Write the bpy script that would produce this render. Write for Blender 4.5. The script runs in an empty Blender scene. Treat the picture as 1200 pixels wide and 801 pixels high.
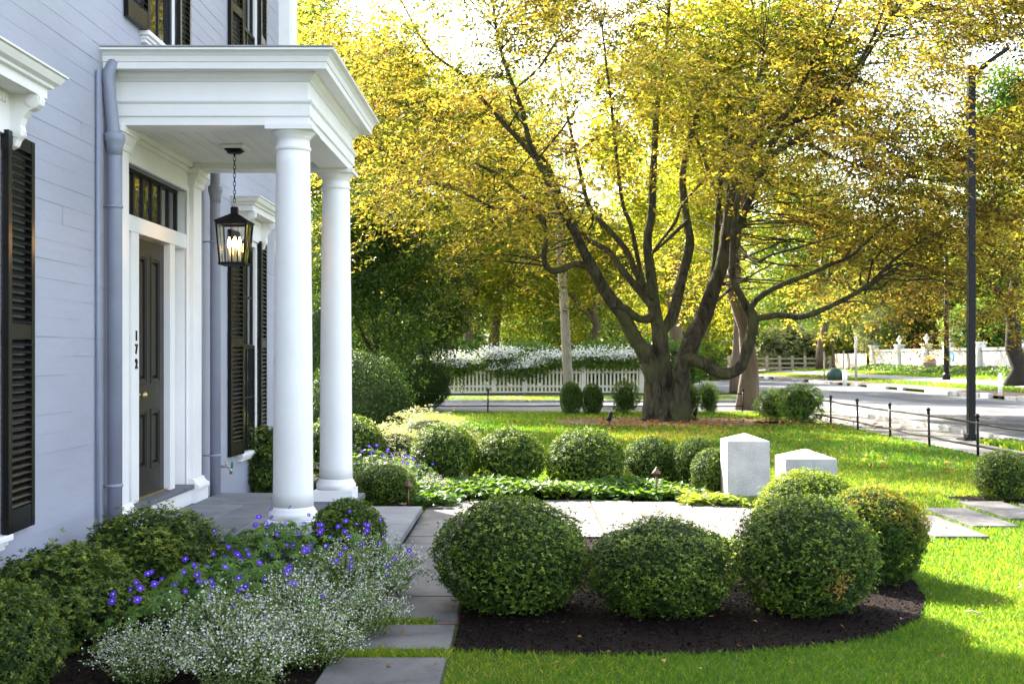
import bpy, math, random
import numpy as np
from mathutils import Vector, Matrix

scene = bpy.context.scene
COL = scene.collection
PI = math.pi
EYE = 1.51

# ------------------------------------------------------------------ camera, sky, sun
cam_d = bpy.data.cameras.new("camera")
cam = bpy.data.objects.new("camera", cam_d)
COL.objects.link(cam)
cam.location = (0, 0, EYE)
cam.rotation_euler = (math.radians(90), 0, 0)
cam_d.sensor_width = 36
cam_d.lens = 42
cam_d.shift_x = -13 / 1200
cam_d.shift_y = 17.5 / 1200
cam_d.clip_start = 0.05
cam_d.clip_end = 2000
cam_d.dof.use_dof = True
cam_d.dof.focus_distance = 9.5
cam_d.dof.aperture_fstop = 6.3
scene.camera = cam

SUN_EL = math.radians(35)
SUN_DIR = Vector((-0.53 * math.cos(SUN_EL), 0.848 * math.cos(SUN_EL), math.sin(SUN_EL))).normalized()
world = bpy.data.worlds.new("World")
scene.world = world
world.use_nodes = True
wn = world.node_tree.nodes
bg = wn["Background"]
sky = wn.new("ShaderNodeTexSky")
sky.sky_type = 'NISHITA'
sky.sun_disc = False
sky.sun_elevation = SUN_EL
sky.sun_rotation = math.atan2(SUN_DIR.x, SUN_DIR.y)
sky.dust_density = 3.0
sky.air_density = 1.0
sky.ozone_density = 2.0
hs = wn.new("ShaderNodeHueSaturation")   # hazy, less saturated morning sky
hs.inputs['Saturation'].default_value = 0.56
world.node_tree.links.new(sky.outputs[0], hs.inputs['Color'])
world.node_tree.links.new(hs.outputs[0], bg.inputs[0])
bg.inputs[1].default_value = 0.132
sun_d = bpy.data.lights.new("sun", 'SUN')
sun_d.energy = 4.5
sun_d.angle = math.radians(0.53)
sun_d.color = (1.0, 0.93, 0.80)
sun = bpy.data.objects.new("sun", sun_d)
COL.objects.link(sun)
sun.rotation_euler = SUN_DIR.to_track_quat('Z', 'Y').to_euler()
scene.view_settings.view_transform = 'Standard'
scene.view_settings.look = 'None'
scene.view_settings.gamma = 1
scene.view_settings.use_curve_mapping = False
scene.view_settings.exposure = 2.95
try:
    scene.cycles.max_bounces = 7
    scene.cycles.diffuse_bounces = 3
    scene.cycles.transmission_bounces = 5
    scene.cycles.transparent_max_bounces = 6
    scene.cycles.use_denoising = True
except Exception:
    pass


def P(x, y, Y):
    """world point of photo pixel (x, y) at distance Y"""
    return Vector(((x - 613) / 1400 * Y, Y, EYE - (y - 418) / 1400 * Y))


def GX(x, Y):
    return (x - 613) / 1400 * Y


# ------------------------------------------------------------------ materials
def new_mat(name):
    m = bpy.data.materials.new(name)
    m.use_nodes = True
    nt = m.node_tree
    b = nt.nodes["Principled BSDF"]
    return m, nt, b


def mat(name, col, rough=0.6, var=0.12, scale=6.0, bump=0.0, bscale=None, col2=None, metallic=0.0, spec=0.5, detail=4, stretch=None, coat=0.0):
    m, nt, b = new_mat(name)
    L = nt.links.new
    tc = nt.nodes.new("ShaderNodeTexCoord")
    src = tc.outputs['Object']
    if stretch:
        mp = nt.nodes.new("ShaderNodeMapping")
        mp.inputs['Scale'].default_value = stretch
        L(src, mp.inputs[0])
        src = mp.outputs[0]
    n = nt.nodes.new("ShaderNodeTexNoise")
    n.inputs['Scale'].default_value = scale
    n.inputs['Detail'].default_value = detail
    n.inputs['Roughness'].default_value = 0.62
    L(src, n.inputs['Vector'])
    r = nt.nodes.new("ShaderNodeValToRGB")
    c2 = col2 if col2 else tuple(min(1, c * (1 + var)) for c in col)
    c1 = col if col2 else tuple(c * (1 - var) for c in col)
    r.color_ramp.elements[0].position = 0.32
    r.color_ramp.elements[1].position = 0.68
    r.color_ramp.elements[0].color = (*c1, 1)
    r.color_ramp.elements[1].color = (*c2, 1)
    L(n.outputs[0], r.inputs[0])
    L(r.outputs[0], b.inputs['Base Color'])
    b.inputs['Roughness'].default_value = rough
    b.inputs['Metallic'].default_value = metallic
    b.inputs['Specular IOR Level'].default_value = spec
    b.inputs['Coat Weight'].default_value = coat
    if bump:
        n2 = nt.nodes.new("ShaderNodeTexNoise")
        n2.inputs['Scale'].default_value = bscale or scale * 5
        n2.inputs['Detail'].default_value = 5
        L(src, n2.inputs['Vector'])
        bp = nt.nodes.new("ShaderNodeBump")
        bp.inputs['Strength'].default_value = bump
        bp.inputs['Distance'].default_value = 0.02
        L(n2.outputs[0], bp.inputs['Height'])
        L(bp.outputs[0], b.inputs['Normal'])
    return m


def leaf_mat(name, cols, trans=0.45, tboost=1.6, rough=0.5, spec=0.25, tcol=None):
    """leaf colours picked by the per-leaf number 'tint'"""
    m, nt, b = new_mat(name)
    L = nt.links.new
    a = nt.nodes.new("ShaderNodeAttribute")
    a.attribute_name = "tint"
    r = nt.nodes.new("ShaderNodeValToRGB")
    el = r.color_ramp.elements
    while len(el) < len(cols):
        el.new(0.5)
    for i, c in enumerate(cols):
        el[i].position = i / max(1, len(cols) - 1)
        el[i].color = (*c, 1)
    L(a.outputs['Fac'], r.inputs[0])
    L(r.outputs[0], b.inputs['Base Color'])
    b.inputs['Roughness'].default_value = rough
    b.inputs['Specular IOR Level'].default_value = spec
    if trans > 0:
        t = nt.nodes.new("ShaderNodeBsdfTranslucent")
        mul = nt.nodes.new("ShaderNodeMix")
        mul.data_type = 'RGBA'
        mul.blend_type = 'MULTIPLY'
        mul.inputs[0].default_value = 1
        tc = tcol or (tboost * 1.1, tboost, tboost * 0.45)
        L(r.outputs[0], mul.inputs[6])
        mul.inputs[7].default_value = (*tc, 1)
        mul.clamp_result = False
        L(mul.outputs[2], t.inputs['Color'])
        mx = nt.nodes.new("ShaderNodeMixShader")
        mx.inputs[0].default_value = trans
        L(b.outputs[0], mx.inputs[1])
        L(t.outputs[0], mx.inputs[2])
        L(mx.outputs[0], nt.nodes["Material Output"].inputs['Surface'])
    return m


M = {}
M['white'] = mat('white_paint', (0.80, 0.78, 0.765), 0.45, 0.045, 2.2, 0.06, 26, detail=7)
M['siding'] = mat('lavender_grey_paint', (0.325, 0.335, 0.395), 0.6, 0.08, 1.4, 0.12, 22, stretch=(1, 0.35, 1))
M['pipe'] = mat('blue_grey_pipe_paint', (0.235, 0.25, 0.315), 0.5, 0.08, 4)
M['black'] = mat('black_shutter_paint', (0.006, 0.0055, 0.005), 0.3, 0.2, 9, 0.04, 40, spec=0.22)
M['door'] = mat('dark_olive_door_paint', (0.022, 0.020, 0.018), 0.4, 0.12, 5, spec=0.3)
M['bluestone'] = mat('bluestone', (0.15, 0.155, 0.17), 0.75, 0.18, 2.4, 0.15, 40, detail=8, spec=0.3)
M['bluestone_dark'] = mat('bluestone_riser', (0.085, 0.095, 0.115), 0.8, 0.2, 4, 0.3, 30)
M['flag'] = mat('path_flagstone', (0.080, 0.077, 0.075), 0.8, 0.2, 1.9, 0.25, 40, col2=(0.165, 0.155, 0.147), detail=9, spec=0.25)
M['granite'] = None
M['iron'] = mat('black_iron', (0.006, 0.006, 0.0065), 0.45, 0.2, 12, 0.1, 60, spec=0.2)
M['bronze'] = mat('bronze_fixture', (0.14, 0.075, 0.05), 0.4, 0.2, 20, metallic=0.6)
M['asphalt'] = mat('asphalt', (0.10, 0.10, 0.105), 0.9, 0.12, 0.5, 0.3, 60, col2=(0.16, 0.155, 0.155), detail=9, spec=0.2)
M['patch'] = mat('asphalt_patch', (0.065, 0.065, 0.07), 0.9, 0.15, 2, 0.3, 60, spec=0.2)
M['concrete'] = mat('pavement_concrete', (0.22, 0.205, 0.19), 0.85, 0.15, 0.9, 0.2, 40, spec=0.2)
M['kerb'] = mat('granite_kerb', (0.40, 0.39, 0.37), 0.8, 0.3, 4, 0.3, 30)
M['mulch'] = mat('dark_mulch', (0.005, 0.0035, 0.003), 0.98, 0.5, 30, 1.0, 60, col2=(0.016, 0.010, 0.007), spec=0.08)
M['mulch_brown'] = mat('brown_mulch', (0.10, 0.06, 0.04), 0.95, 0.5, 6, 1.0, 40, col2=(0.19, 0.11, 0.07))
M['lawn'] = mat('lawn_soil', (0.045, 0.075, 0.013), 0.95, 0.25, 3.0, 0.8, 60, col2=(0.10, 0.12, 0.022), spec=0.1)
M['bark_pale'] = mat('pale_bark', (0.09, 0.062, 0.040), 0.95, 0.3, 4, 1.0, 14, col2=(0.16, 0.115, 0.08), stretch=(1, 1, 0.25))
M['bark_dark'] = mat('dark_bark', (0.02, 0.016, 0.012), 0.95, 0.4, 5, 0.6, 18)
M['stem'] = mat('brown_stem', (0.13, 0.09, 0.055), 0.9, 0.3, 20)
M['wood_pole'] = mat('weathered_pole_wood', (0.42, 0.36, 0.30), 0.85, 0.25, 8, 0.2, 30, stretch=(4, 4, 0.3))
M['old_wood'] = mat('bleached_rail_wood', (0.42, 0.36, 0.28), 0.9, 0.25, 4)
M['picket'] = mat('cream_picket_paint', (0.52, 0.48, 0.40), 0.6, 0.06, 3)
M['panel'] = mat('shade_toned_white_panel_paint', (0.46, 0.45, 0.44), 0.6, 0.06, 2)  # white boards with their shade put into the colour as grey
M['terracotta'] = mat('pale_terracotta', (0.42, 0.33, 0.28), 0.85, 0.2, 8, 0.2)
M['bulb_sleeve'] = mat('candle_sleeve', (0.75, 0.66, 0.48), 0.5, 0.04)
M['brass'] = mat('aged_brass', (0.45, 0.33, 0.16), 0.35, 0.15, 20, metallic=0.9)
M['tap'] = mat('tap_metal', (0.45, 0.42, 0.38), 0.35, 0.15, 20, metallic=0.8)
M['green_bag'] = mat('green_watering_bag', (0.015, 0.06, 0.045), 0.6, 0.2)
M['blue_sign'] = mat('blue_sign_face', (0.05, 0.22, 0.60), 0.4, 0.05)
M['teal'] = mat('green_tap_wheel', (0.01, 0.16, 0.09), 0.4, 0.1)
M['membrane'] = mat('roof_membrane', (0.30, 0.29, 0.28), 0.8, 0.2)
M['roof'] = mat('slate_roof', (0.10, 0.10, 0.11), 0.8, 0.3, 5)
M['interior'] = mat('dark_room', (0.02, 0.018, 0.016), 0.8, 0.3)
M['curtain'] = mat('room_curtain', (0.20, 0.18, 0.15), 0.9, 0.2, 8)

# furrowed mossy bark
m, nt, b = new_mat('mossy_bark')
tc = nt.nodes.new("ShaderNodeTexCoord"); mp = nt.nodes.new("ShaderNodeMapping"); mp.inputs['Scale'].default_value = (1, 1, 0.32)
nt.links.new(tc.outputs['Object'], mp.inputs[0])
n1 = nt.nodes.new("ShaderNodeTexNoise"); n1.inputs['Scale'].default_value = 9; n1.inputs['Detail'].default_value = 9; n1.inputs['Roughness'].default_value = 0.7; n1.inputs['Distortion'].default_value = 0.8
nt.links.new(mp.outputs[0], n1.inputs['Vector'])
n2 = nt.nodes.new("ShaderNodeTexNoise"); n2.inputs['Scale'].default_value = 1.6; n2.inputs['Detail'].default_value = 5
nt.links.new(tc.outputs['Object'], n2.inputs['Vector'])
r1 = nt.nodes.new("ShaderNodeValToRGB"); r1.color_ramp.elements[0].position = 0.35; r1.color_ramp.elements[1].position = 0.68
r1.color_ramp.elements[0].color = (0.012, 0.010, 0.007, 1); r1.color_ramp.elements[1].color = (0.090, 0.078, 0.052, 1)
nt.links.new(n1.outputs[0], r1.inputs[0])
r2 = nt.nodes.new("ShaderNodeValToRGB"); r2.color_ramp.elements[0].position = 0.45; r2.color_ramp.elements[1].position = 0.66
r2.color_ramp.elements[0].color = (0, 0, 0, 1); r2.color_ramp.elements[1].color = (0.7, 0.7, 0.7, 1)
nt.links.new(n2.outputs[0], r2.inputs[0])
mx = nt.nodes.new("ShaderNodeMix"); mx.data_type = 'RGBA'
nt.links.new(r2.outputs[0], mx.inputs[0]); nt.links.new(r1.outputs[0], mx.inputs[6]); mx.inputs[7].default_value = (0.075, 0.078, 0.03, 1)
nt.links.new(mx.outputs[2], b.inputs['Base Color']); b.inputs['Roughness'].default_value = 0.95; b.inputs['Specular IOR Level'].default_value = 0.1
bp = nt.nodes.new("ShaderNodeBump"); bp.inputs['Strength'].default_value = 1.0; bp.inputs['Distance'].default_value = 0.07
nt.links.new(n1.outputs[0], bp.inputs['Height']); nt.links.new(bp.outputs[0], b.inputs['Normal'])
M['bark'] = m

# every slab has its own tone, and stains of its own
for k in ('flag', 'bluestone', 'kerb'):
    nt = M[k].node_tree; b = nt.nodes["Principled BSDF"]
    src = b.inputs['Base Color'].links[0].from_socket
    ge = nt.nodes.new("ShaderNodeNewGeometry")
    mr = nt.nodes.new("ShaderNodeMapRange"); mr.inputs['To Min'].default_value = 0.78; mr.inputs['To Max'].default_value = 1.2
    nt.links.new(ge.outputs['Random Per Island'], mr.inputs['Value'])
    tc = nt.nodes.new("ShaderNodeTexCoord")
    sn = nt.nodes.new("ShaderNodeTexNoise"); sn.inputs['Scale'].default_value = 5.5; sn.inputs['Detail'].default_value = 8; sn.inputs['Roughness'].default_value = 0.7
    nt.links.new(tc.outputs['Object'], sn.inputs['Vector'])
    m2 = nt.nodes.new("ShaderNodeMapRange"); m2.inputs['From Min'].default_value = 0.38; m2.inputs['From Max'].default_value = 0.52; m2.inputs['To Min'].default_value = 0.72; m2.inputs['To Max'].default_value = 1.0
    nt.links.new(sn.outputs[0], m2.inputs['Value'])
    mu = nt.nodes.new("ShaderNodeMath"); mu.operation = 'MULTIPLY'
    nt.links.new(mr.outputs[0], mu.inputs[0]); nt.links.new(m2.outputs[0], mu.inputs[1])
    vm = nt.nodes.new("ShaderNodeVectorMath"); vm.operation = 'SCALE'
    nt.links.new(src, vm.inputs[0]); nt.links.new(mu.outputs[0], vm.inputs['Scale'])
    nt.links.new(vm.outputs[0], b.inputs['Base Color'])
# granite: speckled
m, nt, b = new_mat('speckled_granite')
tc = nt.nodes.new("ShaderNodeTexCoord")
v = nt.nodes.new("ShaderNodeTexNoise"); v.inputs['Scale'].default_value = 75; v.inputs['Detail'].default_value = 3
n = nt.nodes.new("ShaderNodeTexNoise"); n.inputs['Scale'].default_value = 5; n.inputs['Detail'].default_value = 5
nt.links.new(tc.outputs['Object'], v.inputs['Vector']); nt.links.new(tc.outputs['Object'], n.inputs['Vector'])
r1 = nt.nodes.new("ShaderNodeValToRGB")
r1.color_ramp.elements[0].position = 0.36; r1.color_ramp.elements[1].position = 0.6
r1.color_ramp.elements[0].color = (0.38, 0.375, 0.37, 1); r1.color_ramp.elements[1].color = (0.50, 0.49, 0.48, 1)
nt.links.new(v.outputs[0], r1.inputs[0])
r2 = nt.nodes.new("ShaderNodeValToRGB")
r2.color_ramp.elements[0].position = 0.3; r2.color_ramp.elements[1].position = 0.7
r2.color_ramp.elements[0].color = (0.74, 0.72, 0.69, 1); r2.color_ramp.elements[1].color = (1, 1, 1, 1)
nt.links.new(n.outputs[0], r2.inputs[0])
mx = nt.nodes.new("ShaderNodeMix"); mx.data_type = 'RGBA'; mx.blend_type = 'MULTIPLY'; mx.inputs[0].default_value = 1
nt.links.new(r1.outputs[0], mx.inputs[6]); nt.links.new(r2.outputs[0], mx.inputs[7])
nt.links.new(mx.outputs[2], b.inputs['Base Color'])
b.inputs['Roughness'].default_value = 0.75
bp = nt.nodes.new("ShaderNodeBump"); bp.inputs['Strength'].default_value = 0.25; bp.inputs['Distance'].default_value = 0.01
nt.links.new(v.outputs[0], bp.inputs['Height']); nt.links.new(bp.outputs[0], b.inputs['Normal'])
M['granite'] = m

# window glass: dark, mirror-like
m, nt, b = new_mat('window_glass')
b.inputs['Base Color'].default_value = (0.012, 0.014, 0.015, 1)
b.inputs['Roughness'].default_value = 0.03
b.inputs['Specular IOR Level'].default_value = 1.0
b.inputs['IOR'].default_value = 1.9
nz = nt.nodes.new("ShaderNodeTexNoise"); nz.inputs['Scale'].default_value = 3.5
tc = nt.nodes.new("ShaderNodeTexCoord"); nt.links.new(tc.outputs['Object'], nz.inputs['Vector'])
bp = nt.nodes.new("ShaderNodeBump"); bp.inputs['Strength'].default_value = 0.06; bp.inputs['Distance'].default_value = 0.03
nt.links.new(nz.outputs[0], bp.inputs['Height']); nt.links.new(bp.outputs[0], b.inputs['Normal'])
M['glass'] = m
# clear lantern glass
m, nt, b = new_mat('clear_lantern_glass')
gl = nt.nodes.new("ShaderNodeBsdfGlossy"); gl.inputs['Roughness'].default_value = 0.05
tr = nt.nodes.new("ShaderNodeBsdfTransparent"); tr.inputs[0].default_value = (0.93, 0.93, 0.90, 1)
fr = nt.nodes.new("ShaderNodeFresnel"); fr.inputs[0].default_value = 1.5
ms = nt.nodes.new("ShaderNodeMixShader")
nt.links.new(fr.outputs[0], ms.inputs[0]); nt.links.new(tr.outputs[0], ms.inputs[1]); nt.links.new(gl.outputs[0], ms.inputs[2])
nt.links.new(ms.outputs[0], nt.nodes["Material Output"].inputs['Surface'])
M['clear'] = m
# lit bulb
m, nt, b = new_mat('lit_bulb')
b.inputs['Base Color'].default_value = (1, 0.75, 0.4, 1)
b.inputs['Emission Color'].default_value = (1, 0.58, 0.22, 1)
b.inputs['Emission Strength'].default_value = 14
M['bulb'] = m

# foliage
L_YEL = [(0.018, 0.030, 0.006), (0.042, 0.050, 0.010), (0.115, 0.104, 0.017), (0.23, 0.19, 0.030), (0.15, 0.105, 0.020), (0.045, 0.027, 0.011)]
M['leaf_main'] = leaf_mat('yellow_autumn_leaf', L_YEL, 0.62, 2.1, tcol=(2.9, 2.8, 1.7), spec=0.2)
M['leaf_yg'] = leaf_mat('yellow_green_leaf', [(0.07, 0.11, 0.012), (0.17, 0.20, 0.02), (0.30, 0.27, 0.025)], 0.5, 2.0)
M['leaf_green'] = leaf_mat('mid_green_leaf', [(0.035, 0.075, 0.012), (0.07, 0.13, 0.02), (0.12, 0.17, 0.025)], 0.45, 1.8)
M['leaf_dark'] = leaf_mat('dark_green_leaf', [(0.014, 0.036, 0.009), (0.032, 0.066, 0.014), (0.085, 0.125, 0.024)], 0.3, 1.5, rough=0.5, spec=0.1)
M['leaf_box'] = leaf_mat('boxwood_leaf', [(0.018, 0.042, 0.006), (0.062, 0.118, 0.012), (0.145, 0.220, 0.022), (0.32, 0.38, 0.06)], 0.28, 1.4, rough=0.5, spec=0.22)
M['leaf_box_gold'] = leaf_mat('bronzed_boxwood_leaf', [(0.025, 0.06, 0.010), (0.055, 0.11, 0.016), (0.105, 0.165, 0.022), (0.20, 0.21, 0.03), (0.26, 0.16, 0.035)], 0.42, 1.7, rough=0.5, spec=0.12)
M['leaf_box_lime'] = leaf_mat('lime_boxwood_leaf', [(0.03, 0.07, 0.01), (0.07, 0.13, 0.018), (0.13, 0.19, 0.025), (0.22, 0.25, 0.04)], 0.45, 1.8, spec=0.15)
M['leaf_azalea'] = leaf_mat('azalea_leaf', [(0.022, 0.048, 0.009), (0.060, 0.105, 0.015), (0.135, 0.185, 0.024), (0.29, 0.32, 0.045)], 0.25, 1.4, rough=0.45, spec=0.25)
M['leaf_cover'] = leaf_mat('ground_cover_leaf', [(0.05, 0.11, 0.02), (0.10, 0.19, 0.03), (0.20, 0.28, 0.05)], 0.45, 1.5)
M['leaf_lime'] = leaf_mat('lime_ground_cover_leaf', [(0.14, 0.22, 0.03), (0.24, 0.30, 0.05), (0.34, 0.38, 0.10)], 0.45, 1.4)
M['leaf_ger'] = leaf_mat('geranium_leaf', [(0.05, 0.11, 0.02), (0.09, 0.17, 0.028), (0.15, 0.24, 0.04)], 0.35, 1.4)
M['leaf_cal'] = leaf_mat('calamint_leaf', [(0.12, 0.17, 0.05), (0.21, 0.26, 0.09), (0.32, 0.36, 0.15)], 0.35, 1.3)
M['leaf_silver'] = leaf_mat('silvery_leaf', [(0.20, 0.24, 0.10), (0.32, 0.35, 0.18), (0.45, 0.46, 0.28)], 0.4, 1.2)
M['petal_white'] = leaf_mat('white_petal', [(0.62, 0.62, 0.58), (0.80, 0.79, 0.74)], 0.3, 1.0, tcol=(1, 1, 1))
M['petal_violet'] = leaf_mat('violet_petal', [(0.075, 0.02, 0.42), (0.12, 0.035, 0.56), (0.22, 0.06, 0.58)], 0.3, 1.0, tcol=(1.1, 1.0, 1.2))
M['petal_eye'] = mat('pale_flower_eye', (0.65, 0.6, 0.72), 0.6, 0.05)
M['grass'] = leaf_mat('lawn_grass', [(0.013, 0.056, 0.009), (0.030, 0.094, 0.014), (0.068, 0.138, 0.022), (0.20, 0.21, 0.07)], 0.5, 2.3, rough=0.45, spec=0.25, tcol=(5.4, 3.5, 1.0))
M['dry_leaf'] = leaf_mat('fallen_leaf', [(0.16, 0.06, 0.02), (0.30, 0.14, 0.03), (0.38, 0.26, 0.06)], 0.2, 1.2, rough=0.7)
M['chip'] = leaf_mat('wood_chip', [(0.006, 0.004, 0.003), (0.016, 0.010, 0.007), (0.05, 0.03, 0.02), (0.20, 0.12, 0.07)], 0.0, 1, rough=0.95, spec=0.05)
M['bud_red'] = leaf_mat('planter_flower', [(0.45, 0.35, 0.12), (0.5, 0.2, 0.25), (0.15, 0.2, 0.05)], 0.3, 1)


# ------------------------------------------------------------------ object helpers
def tag(o, label=None, cat=None, group=None, kind=None):
    if label: o['label'] = label
    if cat: o['category'] = cat
    if group: o['group'] = group
    if kind: o['kind'] = kind
    return o


def empty(name, loc=(0, 0, 0), rz=0.0, parent=None):
    o = bpy.data.objects.new(name, None)
    o.empty_display_size = 0.2
    COL.objects.link(o)
    o.location = loc
    o.rotation_euler = (0, 0, rz)
    if parent: o.parent = parent
    return o


def thing(name, label, cat, loc=(0, 0, 0), rz=0.0, group=None):
    return tag(empty(name, loc, rz), label, cat, group)


def put(name, me, m, parent=None, loc=None):
    o = bpy.data.objects.new(name, me)
    if m is not None and not me.materials:
        for mm in (m if isinstance(m, (list, tuple)) else [m]):
            me.materials.append(mm)
    COL.objects.link(o)
    if parent: o.parent = parent
    if loc is not None: o.location = loc
    return o


def dup(root, loc, rz=0.0, scale=(1, 1, 1), label=None, group=None):
    r = root.copy(); COL.objects.link(r)
    r.location = loc; r.rotation_euler = (0, 0, rz); r.scale = scale
    if label: r['label'] = label
    if group: r['group'] = group
    for ch in list(root.children):
        c = ch.copy(); COL.objects.link(c); c.parent = r
        for g in list(ch.children):
            d = g.copy(); COL.objects.link(d); d.parent = c
    return r


class MB:
    """collects boxes, tubes, lathes and sheets into one mesh"""
    def __init__(self):
        self.v = []; self.f = []; self.smooth = []

    def quad(self, a, b, c, d, s=False):
        n = len(self.v); self.v += [tuple(a), tuple(b), tuple(c), tuple(d)]
        self.f.append((n, n + 1, n + 2, n + 3)); self.smooth.append(s)
        return self

    def poly(self, pts, s=False):
        n = len(self.v); self.v += [tuple(p) for p in pts]
        self.f.append(tuple(range(n, n + len(pts)))); self.smooth.append(s)
        return self

    def box(self, x0, x1, y0, y1, z0, z1, mtx=None):
        n = len(self.v)
        pts = [(x0, y0, z0), (x1, y0, z0), (x1, y1, z0), (x0, y1, z0), (x0, y0, z1), (x1, y0, z1), (x1, y1, z1), (x0, y1, z1)]
        if mtx is not None: pts = [tuple(mtx @ Vector(p)) for p in pts]
        self.v += pts
        for q in ((0, 3, 2, 1), (4, 5, 6, 7), (0, 1, 5, 4), (1, 2, 6, 5), (2, 3, 7, 6), (3, 0, 4, 7)):
            self.f.append(tuple(n + i for i in q)); self.smooth.append(False)
        return self

    def prism(self, pts, z0, z1):
        """vertical prism over a ccw outline"""
        k = len(pts); n = len(self.v)
        self.v += [(p[0], p[1], z0) for p in pts] + [(p[0], p[1], z1) for p in pts]
        self.f.append(tuple(n + i for i in reversed(range(k)))); self.smooth.append(False)
        self.f.append(tuple(n + k + i for i in range(k))); self.smooth.append(False)
        for i in range(k):
            j = (i + 1) % k
            self.f.append((n + i, n + j, n + k + j, n + k + i)); self.smooth.append(False)
        return self

    def prism_y(self, pts, y0, y1):
        """prism along y over an outline of (x, z)"""
        k = len(pts); n = len(self.v)
        self.v += [(p[0], y0, p[1]) for p in pts] + [(p[0], y1, p[1]) for p in pts]
        self.f.append(tuple(n + i for i in range(k))); self.smooth.append(False)
        self.f.append(tuple(n + k + i for i in reversed(range(k)))); self.smooth.append(False)
        for i in range(k):
            j = (i + 1) % k
            self.f.append((n + j, n + i, n + k + i, n + k + j)); self.smooth.append(False)
        return self

    def tube(self, pts, rad, seg=8, cap=True, wob=0.0, rng=None):
        pts = [Vector(p) for p in pts]
        if not isinstance(rad, (list, tuple)): rad = [rad] * len(pts)
        n0 = len(self.v)
        up = Vector((0.13, 0.31, 0.94))
        t_prev = None; u = None
        for i, p in enumerate(pts):
            t = (pts[min(i + 1, len(pts) - 1)] - pts[max(i - 1, 0)])
            t = t.normalized() if t.length > 1e-9 else Vector((0, 0, 1))
            if u is None:
                u = t.cross(up if abs(t.dot(up)) < 0.9 else Vector((1, 0, 0))).normalized()
            else:
                u = (u - t * u.dot(t))
                u = u.normalized() if u.length > 1e-6 else t.orthogonal().normalized()
            w = t.cross(u)
            for k in range(seg):
                a = 2 * PI * k / seg
                r = rad[i]
                if wob: r *= 1 + wob * math.sin(3 * a + i * 0.9 + n0) + wob * 0.6 * math.sin(5 * a + i * 0.5)
                self.v.append(tuple(p + u * math.cos(a) * r + w * math.sin(a) * r))
        for i in range(len(pts) - 1):
            for k in range(seg):
                a = n0 + i * seg + k; b2 = n0 + i * seg + (k + 1) % seg
                self.f.append((a, b2, b2 + seg, a + seg)); self.smooth.append(True)
        if cap:
            self.f.append(tuple(n0 + k for k in reversed(range(seg)))); self.smooth.append(False)
            e = n0 + (len(pts) - 1) * seg
            self.f.append(tuple(e + k for k in range(seg))); self.smooth.append(False)
        return self

    def lathe(self, prof, seg=24, cx=0, cy=0, cap=True):
        """prof: list of (r, z) bottom to top"""
        n0 = len(self.v)
        for r, z in prof:
            for k in range(seg):
                a = 2 * PI * k / seg
                self.v.append((cx + r * math.cos(a), cy + r * math.sin(a), z))
        for i in range(len(prof) - 1):
            for k in range(seg):
                a = n0 + i * seg + k; b2 = n0 + i * seg + (k + 1) % seg
                self.f.append((a, b2, b2 + seg, a + seg)); self.smooth.append(True)
        if cap:
            self.f.append(tuple(n0 + k for k in reversed(range(seg)))); self.smooth.append(False)
            e = n0 + (len(prof) - 1) * seg
            self.f.append(tuple(e + k for k in range(seg))); self.smooth.append(False)
        return self

    def sweep3(self, prof, wall, xo, yn, yf):
        """mitred moulding round three sides of the porch; prof = (overhang, z)"""
        rings = []
        for o, z in prof:
            n = len(self.v)
            self.v += [(wall, yn - o, z), (xo + o, yn - o, z), (xo + o, yf + o, z), (wall, yf + o, z)]
            rings.append(n)
        for a, b2 in zip(rings, rings[1:]):
            for k in range(3):
                self.f.append((a + k, a + k + 1, b2 + k + 1, b2 + k)); self.smooth.append(False)
        return self

    def mesh(self, name='mesh'):
        me = bpy.data.meshes.new(name)
        me.from_pydata(self.v, [], self.f)
        me.polygons.foreach_set('use_smooth', self.smooth)
        me.update()
        return me

    def build(self, name, m, parent=None, bevel=0.0, loc=None):
        o = put(name, self.mesh(name), m, parent, loc)
        if bevel:
            bv = o.modifiers.new('bevel', 'BEVEL')
            bv.width = bevel; bv.segments = 2; bv.limit_method = 'ANGLE'; bv.angle_limit = math.radians(40)
        return o


# ------------------------------------------------------------------ foliage meshes
def unit(a):
    return a / np.maximum(np.linalg.norm(a, axis=1, keepdims=True), 1e-9)


def raw_mesh(name, V, nv, tint, attr_per_face=True):
    """V: (N*nv, 3) vertices, N faces of nv corners each"""
    N = len(V) // nv
    me = bpy.data.meshes.new(name)
    me.vertices.add(len(V)); me.vertices.foreach_set('co', np.ascontiguousarray(V, dtype=np.float32).ravel())
    me.loops.add(N * nv); me.loops.foreach_set('vertex_index', np.arange(N * nv, dtype=np.int32))
    me.polygons.add(N)
    me.polygons.foreach_set('loop_start', np.arange(0, N * nv, nv, dtype=np.int32))
    at = me.attributes.new('tint', 'FLOAT', 'FACE')
    at.data.foreach_set('value', np.clip(tint, 0, 1).astype(np.float32))
    me.update(calc_edges=True)
    me.shade_flat()
    return me


def leaves_mesh(name, pos, nrm, d, length, width, tint, fold=0.25, droop=0.0):
    """rhombic leaves, folded along the midrib"""
    N = len(pos)
    nrm = unit(nrm)
    d = unit(d - nrm * np.sum(d * nrm, axis=1, keepdims=True))
    s = np.cross(nrm, d)
    L = np.broadcast_to(np.asarray(length, dtype=float), (N,))[:, None]
    W = np.broadcast_to(np.asarray(width, dtype=float), (N,))[:, None]
    V = np.empty((N, 4, 3))
    V[:, 0] = pos
    V[:, 1] = pos + d * L * 0.45 + s * W * 0.5 + nrm * W * fold
    V[:, 2] = pos + d * L - nrm * L * droop
    V[:, 3] = pos + d * L * 0.45 - s * W * 0.5 + nrm * W * fold
    return raw_mesh(name, V.reshape(-1, 3), 4, tint)


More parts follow.
